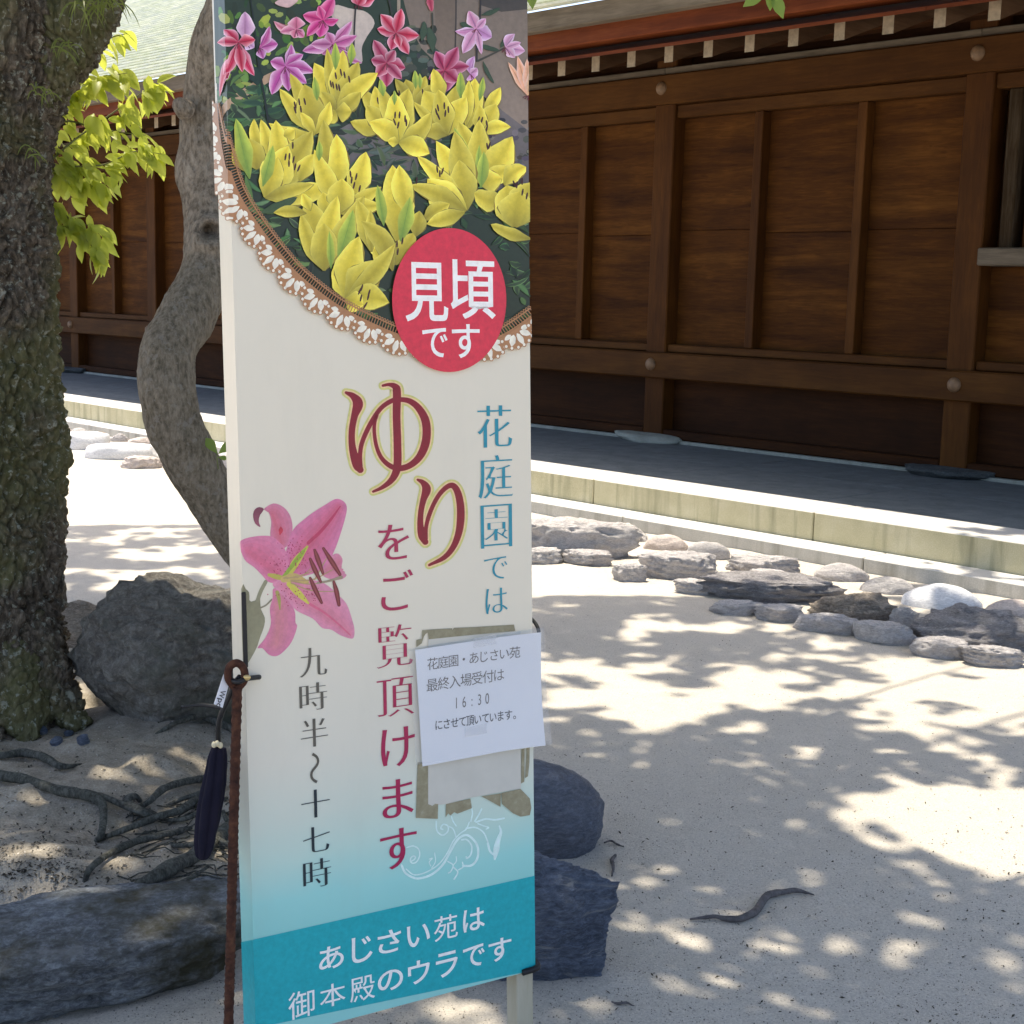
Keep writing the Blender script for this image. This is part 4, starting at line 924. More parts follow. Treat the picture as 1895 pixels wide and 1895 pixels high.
def clip_poly(poly, cols, a, b):
    """keep the side of line a->b on the left (2D), with colours"""
    out = []; oc = []; n = len(poly); e = b - a
    d = [e[0] * (p[1] - a[1]) - e[1] * (p[0] - a[0]) for p in poly]
    for i in range(n):
        j = (i + 1) % n
        if d[i] >= 0: out.append(poly[i]); oc.append(cols[i])
        if (d[i] >= 0) != (d[j] >= 0):
            t = d[i] / (d[i] - d[j]); out.append(poly[i] + t * (poly[j] - poly[i])); oc.append(cols[i] + t * (cols[j] - cols[i]))
    return out, oc
SLO, SHI = (px_st(*proj(st3(S0, t) - SN * SW)) for t in (T0, T1))
class Print:
    """flat printed shapes, given in photograph pixels and laid on the board layer over layer"""
    def __init__(s, base=0.0004, step=0.000003, k=0.78):
        s.V = []; s.C = []; s.F = []; s.n = base; s.step = step; s.nv = 0; s.k = k; s.region = None
    def lay(s): s.n += s.step
    def tris(s, P, Cc, T):
        """P px points, Cc linear colours, T triangles"""
        ST = px_st_arr(P); Cc = np.asarray(Cc, float)
        rect = [SLO, np.array((S1, T0)), np.array((S1, T1)), SHI]
        for t in T:
            poly = [ST[i] for i in t]; cols = [Cc[i] for i in t]
            ar = (poly[1][0] - poly[0][0]) * (poly[2][1] - poly[0][1]) - (poly[1][1] - poly[0][1]) * (poly[2][0] - poly[0][0])
            if abs(ar) < 1e-12: continue
            if ar < 0: poly = poly[::-1]; cols = cols[::-1]
            for reg in ((rect,) if s.region is None else (rect, s.region)):
                for i in range(len(reg)):
                    if len(poly) < 3: break
                    poly, cols = clip_poly(poly, cols, reg[i], reg[(i + 1) % len(reg)])
            if len(poly) < 3: continue
            pa_, ca_ = clip_poly(poly, cols, np.array([S0, T0]), np.array([S0, T0 - 1.0]))    # right of the fold
            pb_, cb_ = clip_poly(poly, cols, np.array([S0, T0 - 1.0]), np.array([S0, T0]))
            for q, (pp, cc) in enumerate(((pa_, ca_), (pb_, cb_))):
                if len(pp) < 3: continue
                A = np.array(pp); 
                if q == (1 if PRINT_SIDE else 0): A3 = SX0 + (A[:, :1] - s.n * (np.abs(A[:, :1] - S0) < 1e-6)) * SR + A[:, 1:2] * SU + SN * s.n
                else:
                    at_fold = np.abs(A[:, :1] - S0) < 1e-6; A[:, 0] = np.minimum(A[:, 0], S0 - 2e-7); A3 = fold3(A, s.n) + SN * (s.n * at_fold)
                s.V += list(A3); s.C += cc; s.F.append(tuple(range(s.nv, s.nv + len(pp)))); s.nv += len(pp)
    def col(s, c): return np.array(srgb(*c)) / s.k
    def poly(s, pts, c, c2=None, smooth=0):
        pts = np.asarray(pts, float)
        if smooth:
            Q = np.vstack([pts, pts[:1]]); n = len(Q); pts = spline_closed(pts, n * smooth)
        T = geometry.tessellate_polygon([[Vector((p[0], p[1], 0)) for p in pts]])
        cc = np.tile(s.col(c), (len(pts), 1))
        if c2 is not None:                       # gradient from top to bottom
            f = (pts[:, 1] - pts[:, 1].min()) / (np.ptp(pts[:, 1]) + 1e-9); cc = cc * (1 - f[:, None]) + s.col(c2) * f[:, None]
        s.tris(pts, cc, T); s.lay()
    def ribbon(s, pts, w, c, n=None, cap=True):
        pts = np.asarray(pts, float); w = np.broadcast_to(np.asarray(w, float), (len(pts),)); n = n or max(6, len(pts) * 5)
        C = spline(np.column_stack([pts, w]), n); P = C[:, :2]; W = np.maximum(C[:, 2], 0.2) / 2
        Tn = np.gradient(P, axis=0); Tn /= np.linalg.norm(Tn, axis=1)[:, None] + 1e-9; N = np.column_stack([-Tn[:, 1], Tn[:, 0]])
        A = np.concatenate([P + N * W[:, None], P - N * W[:, None]]); T = []
        for i in range(n - 1): T += [(i, i + 1, n + i + 1), (i, n + i + 1, n + i)]
        s.tris(A, np.tile(s.col(c), (len(A), 1)), T)
        if cap:
            for q in (0, n - 1): s.disc(P[q], W[q], W[q], c, 10, lay=False, lift=False)
        s.lay()
    def disc(s, c, rx, ry, colr, n=14, lay=True, rot=0.0, lift=True):
        a = np.linspace(0, 2 * math.pi, n, endpoint=False); x, y = np.cos(a) * rx, np.sin(a) * ry
        P = np.column_stack([c[0] + x * math.cos(rot) - y * math.sin(rot), c[1] + x * math.sin(rot) + y * math.cos(rot)])
        if lay: s.tris(P, np.tile(s.col(colr), (n, 1)), [(0, i, i + 1) for i in range(1, n - 1)]); s.lay()
        else:
            keep = s.n; s.n += s.step * 0.4; s.tris(P, np.tile(s.col(colr), (n, 1)), [(0, i, i + 1) for i in range(1, n - 1)]); s.n = keep
    def petal(s, b, t, w, bend, cm, ce, cb=None, blunt=0.55, nn=8):
        """a petal from base to tip: midrib colour cm, edge colour ce, base colour cb"""
        b = np.array(b, float); t = np.array(t, float); e = t - b; L = np.linalg.norm(e); nrm = np.array([-e[1], e[0]]) / L
        cm, ce = s.col(cm), s.col(ce); cb = cm if cb is None else s.col(cb)
        A = []; Cc = []; nn = 9 if nn >= 8 else nn; tilt = _pt.uniform(-0.16, 0.16); gr = _pt.uniform(0.82, 0.95); wob = _pt.uniform(0, 6)
        cols_ = (-1, -0.42, 0.42, 1) if nn < 8 else (-1, -0.8, -0.42, -0.1, 0.1, 0.42, 0.8, 1)
        for i in range(nn + 1):
            q = i / nn; p = b + e * q + nrm * bend * L * 4 * q * (1 - q) * 0.5
            ww = w / 2 * (math.sin(math.pi * min(q ** 0.85 * 0.97 + 0.03, 1.0)) ** blunt) * (0.45 + 0.55 * min(1, q * 2.5)) * (1 + 0.07 * math.sin(q * 13 + wob))
            f = max(0, 1 - q * 1.7)
            for side in cols_:
                x = abs(side); cx = ce if x == 1 else (0.55 * ce + 0.45 * cm if x == 0.8 else (0.18 * ce + 0.82 * cm if x == 0.42 else cm * gr))
                cx = cx * (1 + tilt * side) * (0.94 + 0.14 * q)
                A.append(p + nrm * side * ww); Cc.append(cx * (1 - f * 0.75) + cb * f * 0.75)
        T = []; m_ = len(cols_)
        for i in range(nn):
            for k in range(m_ - 1):
                a = i * m_ + k; T += [(a, a + 1, a + m_ + 1), (a, a + m_ + 1, a + m_)]
        s.tris(A, Cc, T); s.lay()
    def build(s, name, mat, parent):
        if not s.V: return None
        return part(name, np.array(s.V), s.F, mat, parent, False, np.array(s.C))
def spline_closed(P, n):
    P = np.asarray(P, float); m = len(P); Q = np.vstack([P[-1:], P, P[:2]])
    t = np.linspace(0, m, n, endpoint=False); k = t.astype(int); f = (t - k)[:, None]
    p0, p1, p2, p3 = Q[k], Q[k + 1], Q[k + 2], Q[k + 3]
    return 0.5 * (2 * p1 + (p2 - p0) * f + (2 * p0 - 5 * p1 + 4 * p2 - p3) * f ** 2 + (3 * p1 - p0 - 3 * p2 + p3) * f ** 3)
PRINT_SIDE = False
_pt = np.random.RandomState(77)

# ---- board body
def film(name):
    m = Mat(name, 0.26, 0.5); return m
m = film('sign_film')
tc = m.n('ShaderNodeTexCoord'); sp = m.n('ShaderNodeSeparateXYZ'); m.l(tc.outputs['Object'], sp.inputs[0])
wav = m.noise(m.coord(), 5, 3); tz = m.math('ADD', sp.outputs[2], m.math('MULTIPLY', m.math('SUBTRACT', wav, 0.5), 0.05))
base_t = float(st3(0, T0)[2])
def zt(t): return float((st3(0.04, t)[2]))
rp_ = m.n('ShaderNodeMapRange'); rp_.inputs[1].default_value = zt(-0.085); rp_.inputs[2].default_value = zt(0.45); m.l(tz, rp_.inputs[0])
k_ = 0.78
cs = [tuple(min(1.0, x / k_) for x in srgb(*q)) for q in ((140, 198, 190), (150, 204, 196), (182, 206, 192), (198, 204, 188), (210, 204, 186), (212, 203, 182))]
c = m.ramp(rp_.outputs[0], [(0.0, cs[0]), (0.10, cs[1]), (0.24, cs[2]), (0.38, cs[3]), (0.56, cs[4]), (1.0, cs[5])])
dirt = m.noise(m.coord(scale=(1, 1, 0.3)), 9, 6, 0.7); c = m.mix(m.math('MULTIPLY', m.ramp(dirt, [(0.52, (0, 0, 0)), (0.8, (1, 1, 1))]), 0.10), c, (0.42, 0.38, 0.29))
m.color(c); m.bump(m.noise(m.coord(scale=(6, 6, 1.0)), 1.5, 3), 0.12, 0.02); M_film = m.m
M_edge = plain('board_edge_plastic', (0.62, 0.62, 0.58), 0.5, 0.4, 0.08)
fw = 0.058
Vb = []
for t in (T0, T1):
    L0 = SX0 + SR * S0 + SU * t; LL = L0 - SB * SW
    Vb += [LL, L0, st3(S1, t), st3(S1, t, -fw), LL - SN * 0.0 + SR * 0.0]
body = part('board', Vb, [(0, 5, 6, 1)[::-1], (1, 6, 7, 2)[::-1]], M_film, sign)
part('board_back', Vb, [(2, 7, 8, 3)[::-1], (3, 8, 5, 0)[::-1], (0, 1, 2, 3)[::-1], (5, 6, 7, 8)], M_edge, sign)
M_print = Mat('printed_film', 0.30, 0.45)
_at = M_print.n('ShaderNodeVertexColor', layer_name='Col'); _v = M_print.coord(); _n1 = M_print.noise(_v, 90, 4, 0.7)
M_print.color(M_print.mix(1.0, _at.outputs[0], M_print.ramp(_n1, [(0.3, (0.86, 0.86, 0.86)), (0.7, (1.08, 1.08, 1.08))]), 'MULTIPLY'))
M_print.bump(M_print.noise(M_print.coord(scale=(6, 6, 1.0)), 1.5, 3), 0.12, 0.02); M_print = M_print.m

# ---- flower photograph
LACE = np.array([(399, 120), (404, 190), (409, 240), (416, 285), (426, 328), (446, 374), (489, 438), (527, 486), (558, 518), (606, 556), (645, 580), (694, 604), (735, 621), (780, 633), (830, 638), (885, 634), (922, 624), (951, 608), (990, 580)], float)
pr = Print()
reg = np.vstack([LACE, [(1010, 400), (1010, -140), (392, -140)]]); reg_st = px_st_arr(reg)
# counter-clockwise in (s,t) with t up
pr.region = [q for q in reg_st]
A0 = (400, 0); B0 = (690, 0); C0 = (400, 200); D0 = (690, 200); E0 = (400, 330); ZS = 300 / 1895
def Z(o, x, y): return (o[0] + ZS * x, o[1] + ZS * y)
def ZP(o, L): return [Z(o, x, y) for x, y in L]
def rj(c, r, a): return tuple(int(min(255, max(0, q + r.uniform(-a, a)))) for q in c)
rp = np.random.RandomState(5)
pr.poly([(380, -140), (1000, -140), (1000, 700), (380, 700)], (46, 58, 38), (34, 44, 30))
# garden behind: sunlit hedge, stone path, wall
for k in range(150):
    pr.disc((rp.uniform(400, 600), rp.uniform(-60, 190)), rp.uniform(4, 15), rp.uniform(3, 9), rj([(120, 142, 50), (92, 118, 44), (64, 88, 40), (146, 162, 70), (42, 58, 30)][k % 5], rp, 14), 7, rot=rp.uniform(0, 3))
pr.poly(ZP(B0, [(230, -500), (1900, -500), (1900, 1640), (1450, 1240), (1180, 1050), (900, 900), (560, 560), (430, 300)]), (104, 92, 78), (142, 124, 108))
pr.poly(ZP(B0, [(700, -500), (960, -500), (960, 600), (740, 600)]), (92, 78, 62), (118, 102, 86))
pr.poly(ZP(B0, [(1250, -500), (1900, -500), (1900, 100), (1500, 140), (1250, 60)]), (44, 40, 32), (70, 62, 52))
pr.ribbon(ZP(B0, [(300, -300), (300, 60), (300, 250)]), [6, 6, 6], (150, 136, 116))
pr.ribbon(ZP(B0, [(970, -300), (968, 200), (960, 560)]), [3, 3, 3], (60, 52, 44))
pr.poly(ZP(B0, [(1440, 1240), (1900, 1590), (1900, 2300), (1300, 2200), (1300, 1500)]), (112, 102, 98), (88, 82, 78))
pr.poly(ZP(A0, [(1380, 60), (1560, 100), (1750, 140), (1850, 270), (1760, 430), (1700, 560), (1700, 740), (1560, 700), (1480, 400), (1350, 200)]), (190, 176, 160), (182, 166, 158), smooth=3)
for k in range(50): pr.disc(Z(B0, rp.uniform(60, 720), rp.uniform(330, 950)), rp.uniform(4, 12), rp.uniform(4, 9), rj([(58, 62, 48), (86, 88, 74), (40, 46, 34)][k % 3], rp, 10), 7)
pr.poly(ZP(C0, [(1200, 380), (1560, 180), (1900, 100), (2600, 200), (2700, 700), (2200, 900), (1800, 850), (1350, 800)]), (112, 104, 100), (88, 82, 80))
for k in range(60): pr.disc(Z(D0, rp.uniform(1250, 1880), rp.uniform(100, 700)), rp.uniform(4, 10), rp.uniform(3, 7), rj([(84, 78, 74), (120, 112, 106), (58, 56, 50)][k % 3], rp, 10), 7)
pr.ribbon(ZP(A0, [(40, 1420), (90, 1290), (200, 1170), (400, 1040), (560, 940), (700, 860)]), [9, 12, 14, 15, 15, 12], (172, 142, 112))
# dark stems and lance leaves
def leafs(n, x0, x1, y0, y1, cols, l0, l1, rngp):
    for k in range(n):
        x, y = rngp.uniform(x0, x1), rngp.uniform(y0, y1); a = rngp.uniform(-0.3, 3.4); L = rngp.uniform(l0, l1) * 1.25
        pr.petal((x, y), (x + math.cos(a) * L, y - math.sin(a) * L * 0.7), rngp.uniform(7, 15), rngp.uniform(-0.3, 0.3), rj(cols[k % len(cols)], rngp, 9), rj(cols[(k + 1) % len(cols)], rngp, 9), nn=5)
leafs(110, 405, 600, 150, 330, [(58, 88, 50), (84, 116, 66), (30, 46, 28), (104, 134, 80), (44, 66, 46)], 18, 46, rp)
leafs(130, 640, 820, 215, 360, [(44, 60, 38), (26, 36, 24), (70, 90, 52), (96, 96, 86)], 18, 46, rp)
leafs(260, 440, 985, 330, 650, [(48, 74, 40), (20, 28, 18), (80, 114, 58), (30, 44, 28), (108, 138, 80), (14, 18, 13)], 16, 46, rp)
for st in ([(395, -10), (440, 320), (500, 820), (560, 1150), (620, 1560)],): pr.ribbon(ZP(A0, st), [2, 3, 4, 4, 4], (30, 34, 26))
pr.ribbon(ZP(A0, [(1640, -50), (1620, 120), (1605, 400), (1600, 560)]), [3, 3, 3, 3], (44, 38, 32)); pr.ribbon(ZP(B0, [(1250, 0), (1240, 250), (1210, 500), (1205, 720)]), [3, 4, 4, 3], (44, 38, 32))
pr.ribbon(ZP(B0, [(1220, 715), (1380, 640), (1520, 570)]), [4, 3, 3], (62, 58, 44)); pr.ribbon(ZP(B0, [(685, 160), (690, 320), (690, 600)]), [3, 3, 3], (62, 60, 44)); pr.ribbon(ZP(B0, [(180, 0), (205, 120), (215, 240)]), [4, 3, 3], (50, 48, 38))
for b, t, w in (((690, 600), (640, 320), 110), ((560, 480), (590, 250), 90), ((1200, 400), (1010, 270), 90), ((1230, 520), (1470, 590), 60), ((1260, 180), (1480, 95), 60), ((1480, 560), (1540, 450), 50), ((1280, 720), (1410, 980), 50)):
    pr.petal(Z(B0, *b), Z(B0, *t), w * ZS, 0.1, (58, 74, 48), (40, 54, 38))
pr.petal(Z(A0, 1010, 740), Z(A0, 1190, 620), 16, 0.15, (60, 72, 46), (44, 54, 38)); pr.petal(Z(A0, 480, 1000), Z(A0, 440, 780), 26, 0.0, (32, 52, 36), (24, 38, 26))
# pink and white lilies
PK = ((186, 30, 92), (214, 150, 176)); PD = ((150, 16, 66), (198, 110, 140)); PP = ((190, 130, 168), (216, 190, 208)); PV = ((172, 70, 140), (222, 184, 214)); PR = ((190, 20, 62), (222, 160, 172)); PCH = ((222, 166, 124), (232, 190, 152))
def fl(o, c, ts, kind, blunt=0.78):
    for (x, y, w, bd) in ts: pr.petal(Z(o, *c), Z(o, x, y), w * ZS * 1.25, bd, rj(kind[0], rp, 8), tuple(0.6 * q + 0.4 * w_ for q, w_ in zip(rj(kind[1], rp, 8), (238, 222, 226))), (160, 24, 60) if kind in (PK, PD, PR) else None, blunt); pr.ribbon([Z(o, c[0] + (x - c[0]) * g, c[1] + (y - c[1]) * g) for g in (0.12, 0.45, 0.8)], [2.6, 2.0, 0.4], rj(tuple(q * 0.8 for q in kind[0]), rp, 6), 6, False)
    for k in range(5): pr.ribbon([Z(o, *c), Z(o, c[0] + rp.uniform(-60, 60), c[1] + rp.uniform(20, 90))], [0.8, 1.6], (96, 30, 40), 3, False)
fl(A0, (330, 480), [(330, 140, 170, 0.05), (440, 560, 120, 0.1)], PP); fl(A0, (500, 560), [(715, 520, 150, -0.15), (615, 310, 90, 0.2), (545, 690, 100, 0)], PV)
fl(A0, (250, 500), [(60, 1140, 70, 0.1), (100, 880, 110, -0.1), (105, 350, 110, 0.1), (440, 890, 120, 0.1), (300, 850, 110, 0), (450, 470, 120, -0.1), (30, 500, 100, 0.1)], PR)
fl(A0, (930, 350), [(665, 250, 80, -0.3), (740, 380, 90, 0.1), (930, 200, 160, 0), (900, 450, 110, 0), (1020, 440, 90, 0)], ((200, 96, 128), (224, 178, 184)))
fl(A0, (1350, 520), [(1230, 640, 150, 0), (1510, 590, 160, 0), (1580, 250, 110, 0.1), (1290, 380, 110, 0), (1640, 420, 110, 0.1), (1000, 600, 120, 0), (1100, 520, 110, 0), (1700, 740, 90, 0.2)], ((178, 84, 134), (214, 172, 196)))
fl(A0, (1240, 240), [(1005, 180, 130, 0), (1370, -20, 140, -0.1), (1425, 230, 80, 0.3), (1200, 440, 140, 0), (1050, 430, 100, 0.1), (1190, 70, 90, 0)], ((196, 36, 116), (216, 104, 160)))
fl(A0, (800, 780), [(870, 520, 100, 0.2), (1010, 640, 110, -0.1), (1140, 850, 130, -0.15), (625, 720, 130, 0.1), (640, 1110, 150, 0.1), (840, 1070, 120, 0), (1050, 980, 120, 0)], PV)
fl(A0, (1650, 60), [(1620, -80, 120, 0), (1850, -20, 110, 0), (1720, -60, 110, 0)], PR); pr.petal(Z(A0, 680, 40), Z(A0, 960, -10), 20, 0.1, (206, 172, 168), (184, 150, 140))
fl(B0, (150, 740), [(0, 470, 130, 0), (-30, 700, 130, 0), (370, 800, 150, 0), (150, 1020, 160, 0), (250, 590, 110, 0), (30, 900, 120, 0), (330, 930, 110, 0)], ((160, 30, 72), (204, 140, 152)))
fl(B0, (260, 390), [(40, 340, 110, 0), (80, 170, 130, 0.05), (325, 105, 120, 0), (530, 420, 140, 0.05), (410, 640, 120, 0), (200, 590, 120, 0), (310, 560, 80, 0)], PR)
fl(B0, (1130, 870), [(1180, 660, 90, -0.3), (1210, 800, 90, 0.2), (1170, 930, 130, 0)], PP); fl(B0, (830, 830), [(1120, 780, 130, -0.1), (720, 600, 130, 0.05), (985, 550, 140, 0), (840, 1080, 200, 0), (640, 930, 100, 0), (980, 960, 150, 0)], PD)
fl(B0, (1200, 340), [(1110, 130, 120, 0), (950, 370, 90, -0.2), (1380, 440, 160, 0.1), (1040, 630, 130, 0), (1310, 220, 80, 0), (1260, 640, 70, 0)], PP); fl(B0, (1540, 560), [(1770, 600, 120, 0.05), (1650, 680, 90, 0), (1650, 400, 90, -0.3), (1720, 500, 70, 0)], PP)
fl(B0, (1800, 1120), [(1570, 730, 70, 0), (1680, 660, 100, 0), (1790, 690, 90, 0), (1850, 800, 80, 0)], PCH); pr.petal(Z(B0, 640, -60), Z(B0, 680, 140), 13, 0, (160, 40, 66), (196, 120, 128))
# yellow lilies, back to front
YM, YE, YB = (216, 194, 52), (244, 228, 96), (140, 128, 36)
BM, BE = (150, 172, 62), (196, 196, 74)
YO = (60, 22, 20)
def yl(o, c, ts, anth=(), buds=(), blunt=0.72, dim=1.0):
    for (x, y, w, bd, *b) in ts:
        c_ = b[0] if b else c; x += 0.06 * (x - c_[0]); y += 0.06 * (y - c_[1])
        q = rp.uniform(-0.17, 0.07); f = lambda cc: tuple(min(255, z * (dim + q)) for z in cc)
        pr.petal(np.array(Z(o, *(b[0] if b else c))) + 0.5, np.array(Z(o, x, y)) + 0.9, w * ZS * 1.35, bd, (150, 128, 38), (142, 122, 38), (90, 84, 30), blunt)
        pr.petal(Z(o, *(b[0] if b else c)), Z(o, x, y), w * ZS * 1.32, bd, f(YM), f(YE), f(YB), blunt)
    for (bx, by, tx, ty, w) in buds: pr.petal(Z(o, bx, by), Z(o, tx, ty), w * ZS, 0.03, BM, BE, (96, 128, 52), 0.75); pr.ribbon([Z(o, bx, by), Z(o, (bx + tx) / 2, (by + ty) / 2), Z(o, tx, ty)], [1.6, 1.2, 0.4], (116, 146, 56), 7, False)
    for (x, y, *a) in anth:
        l = 34; dx = a[0] if a else 6; pr.ribbon([Z(o, x - dx, y - l), Z(o, x, y), Z(o, x + dx, y + l)], [2.4, 3.6, 2.4], YO, 6)
yl(B0, (480, 1250), [(380, 950, 170, 0), (260, 940, 110, 0), (600, 910, 130, 0), (700, 1000, 120, 0)], [(300, 1100), (575, 1085)], [(490, 1040, 480, 825, 80), (540, 1040, 535, 860, 60)], dim=0.9)
yl(A0, (1960, 1520), [(1710, 1070, 150, 0.05), (1850, 1040, 170, 0), (1580, 1430, 150, -0.1), (1760, 1250, 170, 0)], [(1880, 1180)], dim=0.93)
yl(B0, (1240, 1560), [(1180, 950, 210, 0, (1110, 1500)), (1110, 970, 120, 0, (1080, 1480)), (1470, 1040, 120, 0.05, (1290, 1330)), (1420, 1240, 200, 0), (1580, 1490, 130, -0.2), (1240, 1250, 130, 0)], [(1225, 1405, -8), (1262, 1410, -10), (1320, 1450), (1320, 1505, -8)], [(1235, 1180, 1280, 900, 80)])
yl(A0, (1390, 1300), [(1150, 770, 210, 0.05), (1290, 610, 120, 0), (1470, 630, 190, 0), (1640, 760, 190, 0), (1850, 880, 190, -0.1), (1660, 1090, 150, 0.15), (1230, 1090, 130, 0), (1560, 1310, 170, 0.1), (1270, 1420, 150, 0)], [(1330, 985), (1357, 1000), (1398, 1020), (1428, 1030), (1388, 890), (1448, 850), (1490, 880), (1545, 930)], [(1385, 820, 1380, 500, 100), (1560, 760, 1578, 505, 95)])
yl(B0, (860, 1580), [(700, 830, 140, 0.05, (790, 1200)), (600, 1090, 270, 0.05), (480, 1210, 100, -0.05), (950, 1040, 190, 0), (1070, 1160, 210, -0.1), (760, 1080, 200, 0), (580, 1560, 150, 0.25)], [(730, 1310, 8), (750, 1265), (823, 1240, 0), (870, 1285, 2), (835, 1330, -4), (755, 1365, 14)], [(1010, 1150, 1010, 845, 110)])
yl(A0, (1150, 1570), [(870, 900, 160, 0.05), (755, 1070, 150, -0.05), (1030, 1020, 250, 0), (1310, 1210, 120, 0.15), (635, 1450, 150, -0.3), (985, 1330, 100, 0)], [(912, 1232, 8), (960, 1195, 4), (1025, 1190, 8), (912, 1290, 10), (980, 1280, 4)], [(1170, 1180, 1135, 900, 90)])
yl(B0, (290, 1670), [(70, 1040, 160, 0.05), (400, 1070, 220, -0.05), (240, 1120, 220, 0), (650, 1340, 170, 0.25), (-30, 1440, 190, 0.2), (630, 1790, 190, -0.15), (170, 1650, 90, 0)], [(248, 1350, -2), (300, 1348, -3), (242, 1430, 12), (285, 1465, -8), (365, 1392, 0), (380, 1440, 0)], [(110, 1130, 75, 930, 90), (240, 1230, 240, 1060, 60)])
yl(D0, (1230, 880), [(1005, 200, 210, 0.05), (1230, 180, 210, 0), (1595, 365, 270, 0.1), (1600, 690, 170, 0.05), (1480, 830, 200, 0)], [(1325, 450, 6), (1350, 440, -8)], [(1110, 820, 940, 230, 170), (1205, 780, 1232, 430, 80), (1250, 930, 1285, 510, 150)])
yl(C0, (560, 1050), [(440, 150, 110, -0.25, (560, 520)), (520, 165, 130, 0.05, (640, 640)), (380, 380, 220, 0, (470, 720)), (190, 490, 120, 0, (330, 740)), (690, 180, 190, 0.02, (740, 760)), (1085, 310, 300, 0.05), (820, 480, 300, 0), (900, 260, 120, 0.2, (780, 330)), (1120, 560, 160, -0.1, (960, 860)), (1330, 930, 200, 0.05), (700, 600, 220, 0), (1100, 900, 130, 0)], [(800, 575, -6), (845, 570, -2), (840, 650, 0), (893, 605, -8), (912, 690, -8), (955, 705, -14), (885, 440, 0)], [(380, 830, 220, 125, 200), (535, 920, 655, 440, 150)])
pr.petal(Z(C0, 500, 1230), Z(C0, 940, 1045), 18, 0.06, (64, 84, 48), (44, 60, 38)); pr.petal(Z(C0, 420, 1180), Z(C0, 330, 780), 12, 0.0, (92, 122, 58), (62, 88, 44))
yl(D0, (1080, 1200), [(745, 430, 220, 0.1), (950, 320, 240, 0.05), (1000, 640, 260, 0), (535, 595, 160, 0.05), (650, 850, 290, -0.15), (455, 920, 170, 0.1), (870, 1130, 150, -0.1, (580, 1310)), (640, 1350, 150, 0, (1060, 1220))], [(740, 720, 4), (800, 740, -10), (770, 770, 0), (500, 850, -4)])
yl(C0, (1430, 1230), [(1250, 185, 190, 0.0, (1330, 960)), (1395, 345, 190, 0.05, (1410, 960)), (1150, 530, 180, 0), (1730, 545, 210, 0.05, (1560, 1080)), (1890, 940, 140, 0), (1890, 1150, 170, -0.1), (1240, 1000, 150, 0, (1290, 1240)), (1460, 850, 260, 0)], [(1558, 775, 4), (1572, 845, -4), (1625, 805, -8), (1600, 905, -8), (1665, 945, -8)], [(1190, 620, 1195, 385, 90)])
yl(D0, (250, 1830), [(220, 720, 300, 0.05, (270, 1560)), (300, 700, 200, -0.05, (400, 1240)), (-10, 1350, 190, -0.2), (0, 1630, 150, -0.25), (460, 1480, 190, 0), (530, 1220, 160, 0, (490, 1500))], [(270, 1590, 0), (332, 1555, -6), (278, 1680, -4)], [(115, 1380, 40, 900, 130), (310, 1560, 425, 1040, 190)])
yl(D0, (1640, 1390), [(1760, 700, 160, -0.25, (1520, 900)), (1190, 1000, 190, -0.25, (1520, 1090)), (1560, 930, 300, 0), (1830, 900, 320, 0), (1700, 1000, 340, 0), (1390, 1370, 110, -0.1, (1830, 1530))], [(1640, 890, 14), (1670, 900, -4), (1730, 860, 0), (1735, 985, -6), (1785, 1030, -6)], blunt=0.5)
yl(C0, (1250, 1900), [(1060, 1110, 290, 0.05), (995, 1270, 150, -0.1), (1400, 1075, 220, -0.08), (1690, 1075, 200, 0.0), (680, 1225, 110, 0.1, (1040, 1230)), (1000, 1010, 100, 0, (1090, 1200)), (1250, 1380, 260, 0)], [], [(1330, 1880, 1310, 1440, 100), (1420, 1780, 1590, 1190, 200)])
yl(E0, (1800, 860), [(1650, 290, 170, 0.05), (1790, 400, 110, 0)], dim=0.88); yl(E0, (2050, 1080), [(1700, 530, 190, 0.25)])
yl(E0, (1500, 1410), [(1365, 1065, 150, 0.05), (1650, 720, 260, -0.1), (1900, 1000, 300, -0.05), (2050, 800, 170, 0.1), (1980, 1450, 240, -0.2), (1700, 1480, 200, 0)], [(1665, 1320, -14), (1690, 1280, -10), (1775, 1340, -10), (1765, 1385, -8), (1680, 1400, -8), (1730, 1488, -20)])
photo = pr.build('flower_photograph', M_print, sign)

# ---- lace border, red disc, lettering, flourish
pl = Print(base=pr.n + 0.00004, step=0.000003)
BRN = (164, 116, 76); CREAM = (226, 218, 198)
LC = spline(LACE[1:], 400); seg = np.concatenate([[0], np.cumsum(np.linalg.norm(np.diff(LC, axis=0), axis=1))])
def lace_pt(l, n):
    x = np.interp(l, seg, LC[:, 0]); y = np.interp(l, seg, LC[:, 1]); x2 = np.interp(l + 1.5, seg, LC[:, 0]); y2 = np.interp(l + 1.5, seg, LC[:, 1]); x0 = np.interp(l - 1.5, seg, LC[:, 0]); y0 = np.interp(l - 1.5, seg, LC[:, 1])
    tx, ty = x2 - x0, y2 - y0; L = math.hypot(tx, ty) + 1e-9
    return (x - ty / L * n, y + tx / L * n)          # +n = towards the plain part of the board
tot = seg[-1]
wl = lambda l: min(1.0, 0.35 + l / 160)             # the lace runs off the left edge
l = 4.0
while l < tot - 2:
    q = wl(l)
    pl.ribbon([lace_pt(l, -15 * q), lace_pt(l + 1, -3)], [1.7, 1.7], BRN, 3, False)
    pl.ribbon([lace_pt(l - 3, -15 * q), lace_pt(l, -20 * q), lace_pt(l + 3.2, -15 * q)], [1.2, 1.4, 1.2], BRN, 6, False); l += 5.4
pl.ribbon([lace_pt(x, -14.5 * wl(x)) for x in np.arange(2, tot, 9)], 2.6, BRN, 120, False)
